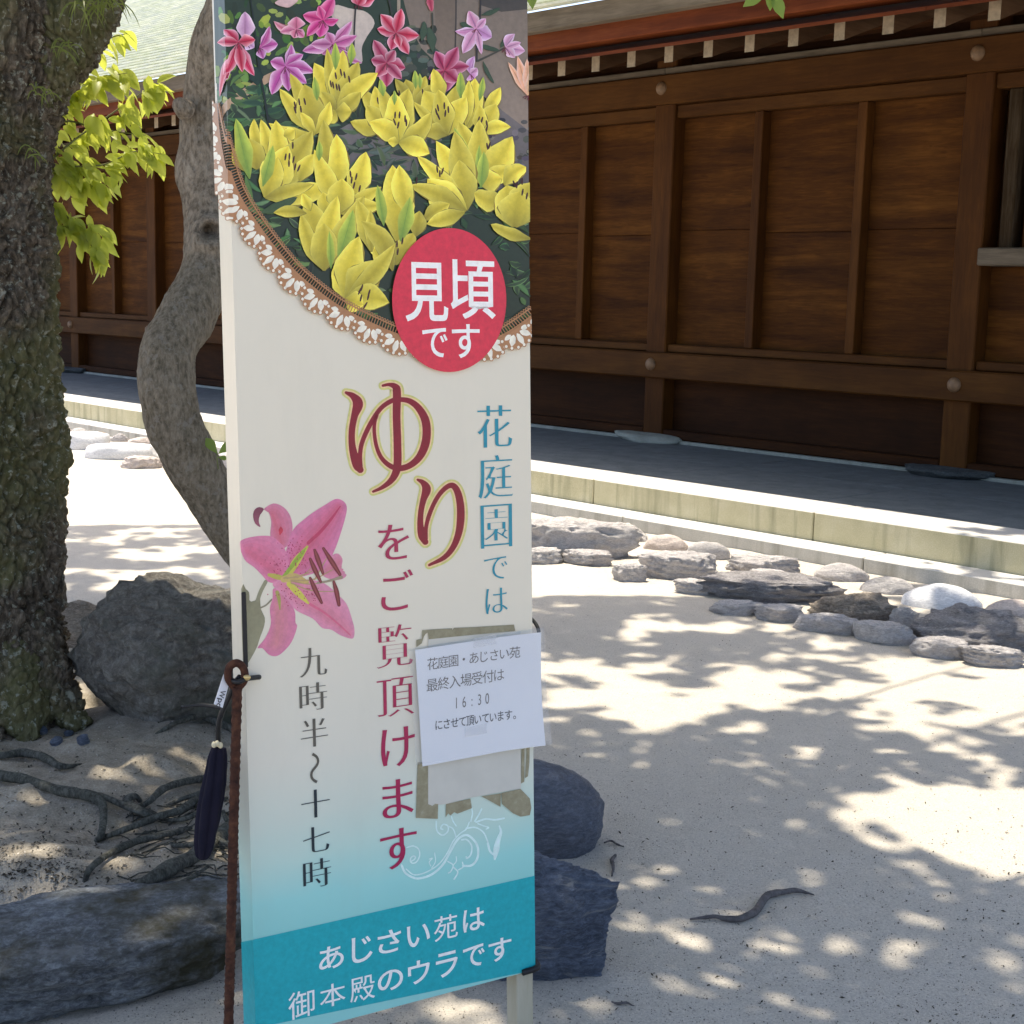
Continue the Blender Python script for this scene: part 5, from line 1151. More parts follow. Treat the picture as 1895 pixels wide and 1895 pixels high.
pl.ribbon([lace_pt(x, 0.5) for x in np.arange(2, tot, 9)], 7, BRN, 120, False)
pitch = 55.0; l = 30.0; kf = 0
while l < tot + 10:
    q = wl(l); hw = pitch * 0.56; outl = []
    for a in np.linspace(0, math.pi, 15):
        r = 1 + 0.0 * a; outl.append(lace_pt(l - math.cos(a) * hw, 2 + math.sin(a) ** 0.7 * 33 * q))
    pl.poly(outl + [lace_pt(l + hw * 0.5, 0), lace_pt(l, 0), lace_pt(l - hw * 0.5, 0)], BRN)
    for a in np.linspace(0.12, math.pi - 0.12, 9):
        c = lace_pt(l - math.cos(a) * hw * 0.98, 2 + math.sin(a) ** 0.7 * 32 * q); pl.disc(c, 4.2, 4.2, BRN, 10)
    for a in np.linspace(0.12, math.pi - 0.12, 9):
        c = lace_pt(l - math.cos(a) * hw * 0.97, 2 + math.sin(a) ** 0.7 * 31.5 * q); pl.disc(c, 2.6, 2.9, CREAM, 9)
    for a, r0, r1, w in ((0.20, 11, 25, 9), (0.82, 9, 28, 12), (1.57, 8, 29, 10.5), (2.32, 9, 28, 12), (2.94, 11, 25, 9)):
        b = lace_pt(l - math.cos(a) * r0, 4 + math.sin(a) * r0 * 0.55 * q); t = lace_pt(l - math.cos(a) * r1, 4 + math.sin(a) * r1 * q)
        pl.petal(t, b, w, 0.0, CREAM, CREAM, CREAM, 0.5, 6)
    l += pitch; kf += 1
lace = pl.build('lace_border', M_print, sign)

# ---- text
_glyphs = {}
_fc = bpy.data.curves.new('glyph', 'FONT'); _fo = bpy.data.objects.new('glyph', _fc); col.objects.link(_fo)
def glyph(ch):
    """outline of one character from Blender's built-in font"""
    if ch in _glyphs: return _glyphs[ch]
    _fc.body = ch; bpy.context.view_layer.update()
    cv = _fo.to_curve(bpy.context.evaluated_depsgraph_get()); loops = []
    for s in cv.splines:
        bp_ = s.bezier_points; n = len(bp_); P = []
        for i in range(n):
            a, b = bp_[i], bp_[(i + 1) % n]; p0, p1, p2, p3 = (np.array(q[:2]) for q in (a.co, a.handle_right, b.handle_left, b.co))
            straight = np.linalg.norm(p1 - p0 - (p3 - p0) / 3) < 0.01 * np.linalg.norm(p3 - p0) + 1e-6
            for t in ([0.0] if straight else np.linspace(0, 1, 6)[:-1]):
                P.append((1 - t) ** 3 * p0 + 3 * (1 - t) ** 2 * t * p1 + 3 * (1 - t) * t * t * p2 + t ** 3 * p3)
        Q = [P[0]]
        for p in P[1:]:
            if np.linalg.norm(p - Q[-1]) > 1e-4: Q.append(p)
        if np.linalg.norm(Q[0] - Q[-1]) < 1e-4: Q.pop()
        if len(Q) > 2: loops.append(np.array(Q))
    _fo.to_curve_clear(); _glyphs[ch] = loops
    return loops
def styled(loops, gx_, gy_):
    """thicken (+) or thin (-) strokes separately in x and y, as brush lettering does"""
    area = lambda L: 0.5 * np.sum(L[:, 0] * np.roll(L[:, 1], -1) - np.roll(L[:, 0], -1) * L[:, 1])
    big = max(loops, key=lambda L: abs(area(L))); sg = 1 if area(big) > 0 else -1
    out = []
    for L in loops:
        e1 = L - np.roll(L, 1, 0); e2 = np.roll(L, -1, 0) - L
        n1 = np.column_stack([e1[:, 1], -e1[:, 0]]) / (np.linalg.norm(e1, axis=1)[:, None] + 1e-9); n2 = np.column_stack([e2[:, 1], -e2[:, 0]]) / (np.linalg.norm(e2, axis=1)[:, None] + 1e-9)
        nx_ = np.where(np.abs(n1[:, 0]) > np.abs(n2[:, 0]), n1[:, 0], n2[:, 0]); ny_ = np.where(np.abs(n1[:, 1]) > np.abs(n2[:, 1]), n1[:, 1], n2[:, 1])
        out.append(L + sg * np.column_stack([nx_ * gx_, ny_ * gy_]))
    return out
def fill(loops):
    cu = bpy.data.curves.new('fill', 'CURVE'); cu.dimensions = '2D'; cu.fill_mode = 'BOTH'
    for L in loops:
        s = cu.splines.new('POLY'); s.points.add(len(L) - 1); s.use_cyclic_u = True
        for p, q in zip(s.points, L): p.co = (q[0], q[1], 0, 1)
    ob = bpy.data.objects.new('fill', cu); me = ob.to_mesh(); V = np.array([v.co[:2] for v in me.vertices]); F = [tuple(p.vertices) for p in me.polygons]
    ob.to_mesh_clear(); bpy.data.objects.remove(ob); bpy.data.curves.remove(cu); return V, F
class Lettering:
    def __init__(s, n): s.items = []; s.n = n
    def char(s, ch, s0, s1, t0, t1, colr, gx_=0.0, gy_=0.0, frame=None, rot=0.0, n=None, slant=0.0):
        L = styled(glyph(ch), gx_, gy_) if (gx_ or gy_) else glyph(ch)
        if rot: L = [np.column_stack([l[:, 1] * (-1 if rot > 0 else 1), l[:, 0] * (1 if rot > 0 else -1)]) for l in L]
        A = np.concatenate(L); lo, hi = A.min(0), A.max(0); V, F = fill(L)
        if not len(V): return
        V = (V - lo) / np.maximum(hi - lo, 1e-6) * np.array([s1 - s0, t1 - t0]) + np.array([s0, t0])
        V[:, 0] += slant * (V[:, 1] - t0)
        fr = frame or (lambda q: SX0 + q[:, :1] * SR + q[:, 1:2] * SU + SN * s.n)
        s.items.append((fr(V), F, np.tile(np.array(colr), (len(V), 1))))
    def px(s, ch, bbox, colr, gx_=0.0, gy_=0.0, rot=0.0, shear=0.0):
        u0, v0, u1, v1 = bbox; uc, vc = (u0 + u1) / 2, (v0 + v1) / 2; cut = shear * (u1 - u0) / 2
        a = px_st(u0, vc)[0]; b = px_st(u1, vc)[0]; c = px_st(uc, v1 - cut)[1]; d = px_st(uc, v0 + cut)[1]
        s.char(ch, a, b, c, d, colr, gx_, gy_, rot=rot)
    def build(s, name, mat, parent):
        for V, F, C in s.items: part('character', V, F, mat, parent, False, C)
LK = 0.78
def ink(*c): return tuple(x / LK for x in srgb(*c))
NT = pl.n + 0.00006
p2 = Print(base=NT, step=0.00001)
# red disc
p2.disc((828, 555.5), 105.5, 133, (206, 46, 66), 72); disc = p2.build('red_disc', M_print, sign); tag(disc, 'round red sticker with white lettering')
def Z2(x0, y0, x1, y1): return (400 + .3166 * x0, 550 + .3166 * y0, 400 + .3166 * x1, 550 + .3166 * y1)
def Z1(x0, y0, x1, y1): return (400 + .3166 * x0, .3166 * y0, 400 + .3166 * x1, .3166 * y1)
def Z3(x0, y0, x1, y1): return (400 + .343 * x0, 1100 + .343 * y0, 400 + .343 * x1, 1100 + .343 * y1)
def Z4(x0, y0, x1, y1): return (400 + .343 * x0, 1550 + .343 * y0, 400 + .343 * x1, 1550 + .343 * y1)
WHT = ink(236, 232, 224)
lt = Lettering(p2.n + 0.00004)
for ch, bb in (('見', Z1(1095, 1535, 1345, 1880)), ('頃', Z1(1360, 1520, 1622, 1865)), ('で', Z2(1195, 180, 1342, 352)), ('す', Z2(1368, 158, 1530, 356))): lt.px(ch, bb, WHT, 0.012, 0.010)
lt.build('disc_lettering', M_print, sign)
# large brush-written title, traced
SY = 260 / 1297
def TP(L): return [(620 + SY * x, 690 + SY * y) for x, y in L]
YU1 = [(100, 182, 26), (165, 215, 60), (210, 285, 96), (178, 400, 64), (156, 520, 60), (154, 640, 62), (172, 750, 74), (205, 850, 88), (232, 895, 62)]
YU2 = [(215, 860, 80), (228, 760, 44), (246, 650, 42), (300, 520, 44), (370, 395, 42), (440, 310, 42), (530, 255, 44), (600, 246, 44), (690, 262, 52), (770, 325, 64), (830, 430, 76), (845, 550, 78), (828, 670, 78), (778, 775, 68), (700, 848, 58), (610, 880, 54), (520, 865, 48), (435, 795, 40), (385, 690, 36), (362, 560, 34), (365, 460, 32), (392, 375, 26)]
YU3 = [(440, 118, 24), (500, 108, 34), (556, 130, 62), (570, 180, 76), (567, 400, 72), (574, 620, 72), (576, 820, 74), (560, 920, 70), (510, 1000, 54), (430, 1060, 36), (350, 1096, 22)]
RI1 = [(762, 986, 22), (812, 1015, 52), (843, 1075, 82), (815, 1170, 58), (792, 1280, 52), (786, 1400, 58), (802, 1500, 74), (832, 1560, 58)]
RI2 = [(826, 1530, 60), (838, 1430, 38), (862, 1330, 40), (910, 1210, 40), (970, 1112, 42), (1040, 1048, 46), (1092, 1044, 56), (1132, 1105, 64), (1156, 1220, 70), (1158, 1350, 72), (1140, 1480, 64), (1088, 1610, 54), (1005, 1705, 44), (868, 1774, 24)]
p3 = Print(base=0.0005, step=0.000003)
for add, cc in ((58, (196, 190, 112)), (26, (222, 186, 140)), (0, (126, 4, 34))):
    for stroke in (YU1, YU2, YU3, RI1, RI2):
        p3.ribbon(TP([(x, y) for x, y, w in stroke]), [(w + add) * SY for x, y, w in stroke], cc, len(stroke) * 7)
p3.build('title_lettering', M_print, sign)
# brush-style columns
NL = 0.0012
lt = Lettering(NL)
TEAL = ink(18, 132, 150); WINE = ink(160, 32, 74); GREY = ink(88, 84, 74); NAVY = ink(34, 46, 52)
for ch, bb in (('花', Z2(1525, 625, 1727, 885)), ('庭', Z2(1530, 915, 1732, 1180)), ('園', Z2(1545, 1205, 1728, 1470))): lt.px(ch, bb, TEAL, 0.008, -0.020, shear=0.08)
for ch, bb in (('で', Z2(1565, 1512, 1702, 1655)), ('は', Z2(1573, 1692, 1702, 1853))): lt.px(ch, bb, TEAL, 0.0, -0.018, shear=0.1)
lt.build('teal_lettering', M_print, sign)
lt = Lettering(NL)
for ch, bb in (('を', Z2(943, 1315, 1127, 1547)), ('ご', Z2(962, 1583, 1152, 1842)), ('覧', Z3(865, 150, 1058, 402)), ('頂', Z3(866, 437, 1066, 670)), ('け', Z3(888, 705, 1072, 940)), ('ま', Z3(895, 985, 1063, 1212)), ('す', Z3(884, 1248, 1082, 1490))):
    lt.px(ch, bb, WINE, 0.006 if ch in '覧頂' else 0.012, -0.020 if ch in '覧頂' else -0.008, shear=0.14)
lt.build('wine_lettering', M_print, sign)
lt = Lettering(NL)
for ch, bb, cc in (('九', Z3(450, 275, 597, 452), GREY), ('時', Z3(448, 465, 598, 637), GREY), ('半', Z3(455, 658, 602, 832), GREY), ('十', Z3(458, 1040, 612, 1215), NAVY), ('七', Z3(467, 1240, 613, 1400), NAVY), ('時', Z3(468, 1415, 620, 1592), NAVY)):
    lt.px(ch, bb, cc, 0.008, -0.024, shear=0.16)
lt.px('〜', Z3(505, 852, 556, 1020), GREY, 0.0, -0.01, rot=-1)
lt.build('opening_hours_lettering', M_print, sign)
# teal band and its rounded white lettering
pb = Print(base=0.0006, step=0.00001)
tb = px_st(727, 1680)[1]
q0 = [(S0 - 0.06, -0.60), (S1 + 0.05, -0.60), (S1 + 0.05, tb), (S0 - 0.06, tb)]
qpx = [proj(st3(a, b)) for a, b in q0]
pb.poly(qpx, (34, 160, 166)); pb.build('teal_band', M_print, sign)
lt = Lettering(NL)
for ch, bb in (('あ', Z4(553, 565, 687, 725)), ('じ', Z4(730, 515, 842, 685)), ('さ', Z4(870, 480, 997, 637)), ('い', Z4(1028, 450, 1152, 600)), ('苑', Z4(1173, 400, 1302, 567)), ('は', Z4(1330, 365, 1447, 516)),
               ('御', Z4(388, 805, 530, 990)), ('本', Z4(558, 768, 696, 927)), ('殿', Z4(720, 730, 855, 897)), ('の', Z4(870, 695, 1007, 842)), ('ウ', Z4(1033, 645, 1152, 802)), ('ラ', Z4(1184, 600, 1302, 765)), ('で', Z4(1330, 565, 1447, 712)), ('す', Z4(1468, 525, 1592, 680))):
    lt.px(ch, bb, WHT, 0.012 if ch not in '御殿苑本' else 0.004, 0.012 if ch not in '御殿苑本' else 0.002, shear=0.27)
lt.build('band_lettering', M_print, sign)

# ---- pink lily drawing
pk = Print(base=0.0005, step=0.000003)
SLY = 250 / 1480
def LP_(L): return [(430 + SLY * x, 910 + SLY * y) for x, y in L]
PKM, PKD, PKL = (198, 108, 140), (176, 66, 112), (224, 158, 180)
pk.poly(LP_([(100, 1065), (150, 1070), (185, 1110), (190, 1200), (260, 1185), (300, 1150), (310, 1280), (355, 1380), (345, 1480), (300, 1600), (260, 1720), (160, 1890), (120, 1890)]), (124, 120, 92), (142, 138, 110), smooth=2)
pk.ribbon(LP_([(275, 1190), (310, 1090), (365, 985)]), [7, 7, 7], (136, 132, 104)); pk.ribbon(LP_([(300, 1275), (370, 1240), (430, 1180)]), [3, 3, 3], (132, 124, 100))
pk.poly(LP_([(345, 190), (290, 168), (240, 200), (226, 270), (250, 350), (308, 388), (288, 330), (300, 260)]), (112, 50, 70), (140, 74, 92), smooth=2)
def grad(P, c_edge, c_mid, axis0, axis1, layers=5):
    """a petal outline filled with nested, inward-shrinking tones"""
    P = np.array(LP_(P)); P = spline_closed(P, len(P) * 4); a = np.array(LP_([axis0])[0]); b = np.array(LP_([axis1])[0]); e = b - a
    t = np.clip(((P - a) @ e) / (e @ e), 0.05, 0.95); C = a + t[:, None] * e
    c_edge = tuple(0.74 * x + 0.26 * y for x, y in zip(c_edge, (196, 150, 150))); c_mid = tuple(0.74 * x + 0.26 * y for x, y in zip(c_mid, (190, 140, 136)))
    for k in range(layers):
        f = k / (layers - 1); q = C + (P - C) * (1 - 0.86 * f); pk.poly(q, tuple(np.array(c_edge) * (1 - f) + np.array(c_mid) * f))
grad([(345, 190), (450, 128), (560, 170), (635, 270), (658, 410), (620, 560), (560, 620), (470, 600), (415, 490), (425, 330), (395, 225)], PKM, (196, 84, 110), (420, 230), (540, 580))
grad([(410, 1280), (440, 1160), (450, 1060), (560, 1080), (640, 1220), (685, 1320), (690, 1430), (708, 1480), (650, 1640), (560, 1750), (480, 1800), (400, 1785), (330, 1715), (275, 1708), (360, 1600), (420, 1450)], (206, 108, 146), (200, 116, 128), (500, 1130), (480, 1700))
grad([(1100, 690), (1160, 680), (1205, 740), (1195, 830), (1215, 880), (1250, 915), (1190, 960), (1080, 960), (980, 900), (1020, 760)], (206, 120, 150), (198, 104, 128), (1010, 860), (1190, 760))
grad([(540, 880), (600, 600), (665, 415), (800, 290), (900, 215), (1020, 140), (1120, 82), (1190, 88), (1245, 140), (1248, 230), (1190, 440), (1110, 660), (1000, 840), (760, 930), (600, 940)], (204, 102, 148), (196, 74, 112), (620, 860), (1190, 120))
grad([(85, 580), (120, 520), (280, 485), (430, 490), (510, 550), (560, 600), (605, 720), (620, 860), (560, 920), (500, 990), (400, 990), (330, 920), (240, 830), (130, 740)], (208, 108, 148), (204, 84, 120), (140, 640), (520, 930))
grad([(440, 1010), (520, 960), (640, 960), (800, 960), (1000, 1000), (1190, 1160), (1260, 1250), (1310, 1400), (1335, 1500), (1330, 1590), (1290, 1608), (1180, 1570), (1080, 1510), (980, 1490), (880, 1390), (700, 1300), (600, 1180), (500, 1090)], (214, 128, 160), (208, 112, 136), (560, 1000), (1310, 1580))
for P, w, cc in (([(520, 470), (530, 420), (528, 380)], [2, 8, 1], (186, 48, 70)), ([(830, 560), (960, 440), (1080, 300), (1180, 160)], [6, 6, 5, 2], (178, 54, 88)), ([(850, 1230), (1000, 1320), (1150, 1440), (1290, 1570)], [5, 4, 3, 2], (204, 96, 124)),
               ([(620, 900), (700, 760), (820, 600)], [10, 14, 4], (186, 182, 74)), ([(560, 930), (740, 700), (800, 620)], [6, 8, 2], (140, 162, 58)), ([(620, 1010), (720, 1110), (830, 1220)], [10, 12, 4], (196, 186, 78)), ([(400, 910), (480, 930), (560, 950)], [6, 10, 8], (176, 164, 76)), ([(560, 960), (680, 940), (820, 990)], [12, 16, 6], (190, 164, 98)), ([(490, 1100), (510, 1180), (520, 1290)], [7, 6, 2], (160, 150, 80))):
    pk.ribbon(LP_(P), w, cc)
rs = np.random.RandomState(3)
for (cx, cy, sx, sy, n) in ((700, 640, 70, 80, 46), (500, 790, 70, 45, 34), (680, 1150, 110, 60, 46), (850, 1090, 50, 40, 14), (780, 800, 40, 50, 14)):
    for k in range(n): pk.disc(LP_([(cx + rs.normal(0, sx), cy + rs.normal(0, sy))])[0], rs.uniform(0.6, 1.3), rs.uniform(0.8, 1.5), (164, 44, 84), 6)
for P in ([(560, 945), (740, 930), (860, 840)], [(600, 950), (800, 900), (870, 870)], [(640, 970), (880, 960), (1100, 850)], [(640, 980), (880, 1010), (1150, 940)], [(640, 1000), (860, 1080), (1110, 1095)], [(900, 960), (1000, 780), (1030, 730)]): pk.ribbon(LP_(P), [2.4, 2, 1.4], (176, 146, 104))
pk.ribbon(LP_([(930, 1000), (1060, 975), (1190, 935)]), [4, 4, 6], (150, 134, 110))
for P, w in (([(900, 640), (935, 740), (990, 895)], [5, 9, 5]), ([(850, 735), (900, 850), (965, 985)], [5, 9, 5]), ([(995, 620), (1090, 770), (1175, 905)], [5, 9, 6]), ([(850, 945), (900, 1060), (975, 1215)], [5, 9, 5]), ([(1108, 985), (1140, 1100), (1165, 1240)], [5, 9, 6])): pk.ribbon(LP_(P), w, (112, 40, 46)); pk.ribbon(LP_(P), [x * 0.35 for x in w], (138, 64, 66))
lily = pk.build('lily_picture', M_print, sign)

# ---- pale flourish, tape remains, old paper patch
pf = Print(base=0.0005, step=0.000004)
SFL = 270 / 1895
def FP(L): return [(730 + SFL * x, 1440 + SFL * y) for x, y in L]
FLC = (208, 230, 222)
for P, w in (([(210, 1080), (250, 1060), (270, 1030), (250, 1010), (215, 1030), (205, 1075), (235, 1105), (290, 1080), (325, 1000), (310, 920), (240, 880), (160, 900)], 2.6), ([(90, 1130), (140, 1230), (240, 1290), (330, 1300), (480, 1250), (620, 1130), (720, 960), (800, 820), (880, 750), (960, 745), (1050, 830), (1085, 930), (1070, 1050), (1000, 1130), (890, 1140)], 4.2),
           ([(150, 1180), (240, 1250), (340, 1245), (470, 1190), (590, 1100), (690, 960), (760, 820), (850, 720), (930, 660), (970, 570)], 2.4), ([(870, 800), (940, 800), (1000, 880), (990, 990), (940, 1040), (930, 1020)], 3), ([(540, 560), (550, 680), (620, 740), (690, 690), (690, 620), (630, 600), (600, 650), (625, 665)], 2.8), ([(690, 620), (760, 660), (800, 770)], 2.4),
           ([(930, 650), (1050, 640), (1150, 700), (1200, 800), (1230, 900)], 2.8), ([(690, 1080), (760, 1130), (730, 1210), (700, 1230)], 2.6), ([(760, 1130), (800, 1080), (800, 1020)], 2.2), ([(770, 1160), (820, 1220), (780, 1300), (770, 1310)], 2.8), ([(830, 1190), (890, 1150), (880, 1090)], 2.4), ([(480, 1170), (530, 1080), (520, 970)], 2), ([(470, 1140), (450, 1090), (490, 1040), (450, 1050)], 2),
           ([(1040, 560), (1090, 480), (1130, 400)], 3), ([(1060, 570), (1180, 530), (1300, 540), (1420, 520)], 3.4), ([(1080, 590), (1160, 620), (1220, 640), (1190, 660)], 2.4), ([(1360, 620), (1380, 700), (1340, 820), (1320, 930), (1300, 1050)], [3, 5, 9, 11, 4]), ([(1210, 850), (1240, 950), (1300, 1000)], 4), ([(990, 560), (1010, 460), (1000, 380)], 2.6), ([(800, 620), (760, 560), (740, 500)], 2.4)):
    pf.ribbon(FP(P), w, FLC, len(P) * 6)
pf.build('flourish', M_print, sign)
M_tape = Mat('old_tape', 0.6, 0.3); _v = M_tape.coord(); _n1 = M_tape.noise(_v, 60, 5, 0.7)
M_tape.color(M_tape.ramp(_n1, [(0.3, (0.27, 0.235, 0.14)), (0.6, (0.37, 0.33, 0.21)), (0.75, (0.52, 0.48, 0.36))])); M_tape = M_tape.m
def flat_poly(name, pts, mat, n, parent, colr=None):
    ST = px_st_arr(np.array(pts, float)); T = geometry.tessellate_polygon([[Vector((q[0], q[1], 0)) for q in ST]])
    V = SX0 + ST[:, :1] * SR + ST[:, 1:2] * SU + SN * n
    T = [t if np.cross(V[t[1]] - V[t[0]], V[t[2]] - V[t[0]]) @ SN > 0 else t[::-1] for t in T]
    return part(name, V, T, mat, parent)
def T3(L): return [(400 + .343 * x, 1100 + .343 * y) for x, y in L]
M_patch = plain('old_paper_film', (0.66, 0.63, 0.54), 0.5, 0.3, 0.06, 14)
flat_poly('paper_patch', T3([(1142, 240), (1640, 196), (1642, 1046), (1430, 1085), (1375, 1095), (1240, 1130), (1195, 1135), (1142, 1140)]), M_patch, NL + 0.0002, sign)
nt = NL + 0.0003
for k, P in enumerate(([(1078, 245), (1108, 238), (1110, 192), (1160, 188), (1270, 182), (1272, 192), (1280, 180), (1400, 175), (1605, 162), (1612, 196), (1400, 215), (1145, 242), (1140, 205), (1128, 212), (1118, 228), (1108, 262), (1078, 285)],
                       [(1085, 905), (1140, 905), (1142, 1130), (1165, 1140), (1178, 1128), (1196, 1130), (1194, 1210), (1075, 1205)],
                       [(1238, 1130), (1370, 1100), (1378, 1152), (1300, 1182), (1282, 1174), (1262, 1192), (1250, 1180), (1236, 1202)],
                       [(1428, 1088), (1534, 1072), (1532, 1145), (1470, 1110)],
                       [(1536, 1070), (1640, 1048), (1690, 1100), (1698, 1150), (1690, 1190), (1640, 1198), (1600, 1180), (1540, 1130)],
                       [(1645, 835), (1662, 830), (1660, 1010), (1642, 1020)], [(1672, 820), (1690, 815), (1688, 905), (1680, 980), (1664, 990), (1670, 900)])):
    o = flat_poly('tape_remnant', T3(P), M_tape, nt + 0.00001 * k, sign)
# clear scratched rectangle of film near the top
# ---- notice in a plastic sleeve
notice = empty('notice', st3(px_st(880, 1290)[0], px_st(880, 1290)[1], 0.004), 'white paper notice in a clear plastic sleeve taped to the lower right of the sign', 'notice')
NQ = px_st_arr(np.array([(763.5, 1201), (989.5, 1166.5), (997, 1374), (777, 1416)], float)); NP = NQ
SQ = px_st_arr(np.array([(751, 1203), (993, 1157), (1007, 1371), (764, 1413)], float))
def curl(s, t): return 0.010 + 0.016 * (max(0.0, s - 0.25) / 0.1) ** 1.3 + 0.006 * math.sin(t * 17) * (s - 0.1) * 4
def quad_sheet(Q, n0, nu=14, nv=14):
    V = []; F = []
    for j in range(nv + 1):
        for i in range(nu + 1):
            a, b = i / nu, j / nv; q = (Q[0] * (1 - a) + Q[1] * a) * (1 - b) + (Q[3] * (1 - a) + Q[2] * a) * b
            V.append(st3(q[0], q[1], curl(q[0], q[1]) + n0))
    for j in range(nv):
        for i in range(nu): k = j * (nu + 1) + i; F.append((k, k + nu + 1, k + nu + 2, k + 1))
    return V, F
M_paper = plain('white_paper', (0.80, 0.80, 0.81), 0.6, 0.3, 0.02, 8)
V, F = quad_sheet(NP, 0.0); paper = part('paper', V, F, M_paper, notice, True)
m = Mat('clear_sleeve', 0.12, 0.5); m.color((0.95, 0.96, 0.96)); tr = m.n('ShaderNodeBsdfTransparent'); mx = m.n('ShaderNodeMixShader'); fr = m.n('ShaderNodeFresnel'); fr.inputs[0].default_value = 1.4
mx.inputs[0].default_value = 0.14; m.l(tr.outputs[0], mx.inputs[1]); m.l(m.b.outputs[0], mx.inputs[2]); m.l(mx.outputs[0], m.out.inputs[0])
V, F = quad_sheet(SQ, 0.0016); part('sleeve', V, F, m.m, notice, True)
nl_ = Lettering(0)
ex = (NP[1] - NP[0]) / np.linalg.norm(NP[1] - NP[0]); ey = np.array([-ex[1], ex[0]])
def nrow(text, p0, p1, h, colr, g=0.0):
    """a text row between two pixel points along its middle line"""
    a = px_st(*p0); b = px_st(*p1); e = (b - a) / np.linalg.norm(b - a); w = np.linalg.norm(b - a); f = np.array([-e[1], e[0]]); n = len(text); cw = w / n
    frame = lambda q: np.array([st3(*(a + e * x + f * y), curl(*(a + e * x + f * y)) + 0.0005) for x, y in q])
    for i, ch in enumerate(text):
        L = glyph(ch); A = np.concatenate(L); lo, hi = A.min(0), A.max(0); k = h / 0.92
        ww = (hi[0] - lo[0]) * k * min(1.0, cw / h * 1.02); hh = (hi[1] - lo[1]) * k; yc = ((lo[1] + hi[1]) / 2 - 0.38) * k
        cx = (i + 0.5) * cw
        if ch == '。': cx -= cw * 0.25
        nl_.char(ch, cx - ww / 2, cx + ww / 2, yc - hh / 2, yc + hh / 2, colr, g, g, frame=frame)
def T3p(x, y): return (400 + .343 * x, 1100 + .343 * y)
INK = ink(96, 90, 84)
nrow('花庭園・あじさい苑', T3p(1125, 372), T3p(1620, 303), 0.0215, INK)
nrow('最終入場受付は', T3p(1120, 487), T3p(1545, 425), 0.0230, INK)
nrow('16:30', T3p(1262, 580), T3p(1472, 551), 0.0260, INK)
nrow('にさせて頂いています。', T3p(1166, 700), T3p(1625, 636), 0.0190, ink(26, 26, 28), 0.006)
nl_.build('notice_lettering', M_print, notice)
M_ctape = plain('clear_tape', (0.70, 0.69, 0.66), 0.25, 0.5, 0.03)
for k, (P, n0) in enumerate((((1325, 712), 0.0030), ((1372, 232), 0.0030))):
    q = [px_st(*T3p(P[0] + dx, P[1] + dy)) for dx, dy in ((0, 0), (118, -22), (118, 28), (0, 50))]; V, F = quad_sheet(np.array(q), 0.0024, 3, 2)
    m = Mat('clear_tape_%d' % k, 0.3, 0.4); m.color((0.78, 0.78, 0.78)); t_ = m.n('ShaderNodeBsdfTransparent'); mx = m.n('ShaderNodeMixShader'); mx.inputs[0].default_value = 0.28
    m.l(t_.outputs[0], mx.inputs[1]); m.l(m.b.outputs[0], mx.inputs[2]); m.l(mx.outputs[0], m.out.inputs[0]); part('tape_strip', V, F, m.m, notice)

# ---- legs, ties, stake, umbrella
def obox(name, c, ax, ay, az, sx, sy, sz, mat, parent, b=0.002):
    me = box_mesh(sx, sy, sz, mat, b); o = bpy.data.objects.new(name, me); col.objects.link(o)
    l = np.array(c) - (WLOC[parent.name] if parent is not None else 0)
    o.matrix_local = Matrix(((ax[0], ay[0], az[0], l[0]), (ax[1], ay[1], az[1], l[1]), (ax[2], ay[2], az[2], l[2]), (0, 0, 0, 1))); o.parent = parent
    WLOC[o.name] = np.array(c, float); return o
M_leg = wood('sign_leg_wood', (0.42, 0.38, 0.27), (0.52, 0.48, 0.36), (0.62, 0.58, 0.47), 'z', 0.7)
for s_ in (S1 - 0.020, S0 + 0.030):
    Ltot = 0.62; c = st3(s_, T0 + 0.30 - Ltot / 2 + 0.02, -0.024)
    obox('leg', c, SR, -SN, SU, 0.036, 0.040, Ltot, M_leg, sign)
M_white = plain('leg_white_tape', (0.74, 0.74, 0.72), 0.6, 0.3, 0.08)
M_black = plain('black_rubber', (0.012, 0.012, 0.013), 0.5, 0.4, 0.2)
def strap(name, pts, w, mat, parent):
    V, F = tube(spline(pts, 24), np.full(24, w), 8); return part(name, V, F, mat, parent, True)
strap('elastic_tie', [st3(S1 - 0.02, px_st(985, 1140)[1], -0.05), st3(S1 + 0.010, px_st(990, 1146)[1] , -0.03), st3(S1 + 0.012, px_st(995, 1165)[1], 0.002), st3(S1 + 0.004, px_st(993, 1190)[1], 0.006)], 0.0035, M_black, sign)
strap('elastic_tie', [st3(S1 - 0.03, T0 + 0.002, 0.003), st3(S1 + 0.003, T0 + 0.006, 0.004), st3(S1 + 0.004, T0 + 0.010, -0.03), st3(S1 - 0.03, T0 - 0.012, -0.05)], 0.006, M_black, sign)
obox('edge_strip', st3(px_st(451, 1165)[0], px_st(451, 1165)[1], 0.0045), SR, -SN, SU, 0.0075, 0.004, 0.125, M_black, sign, 0.001)  # narrow black strip down the board's left front edge
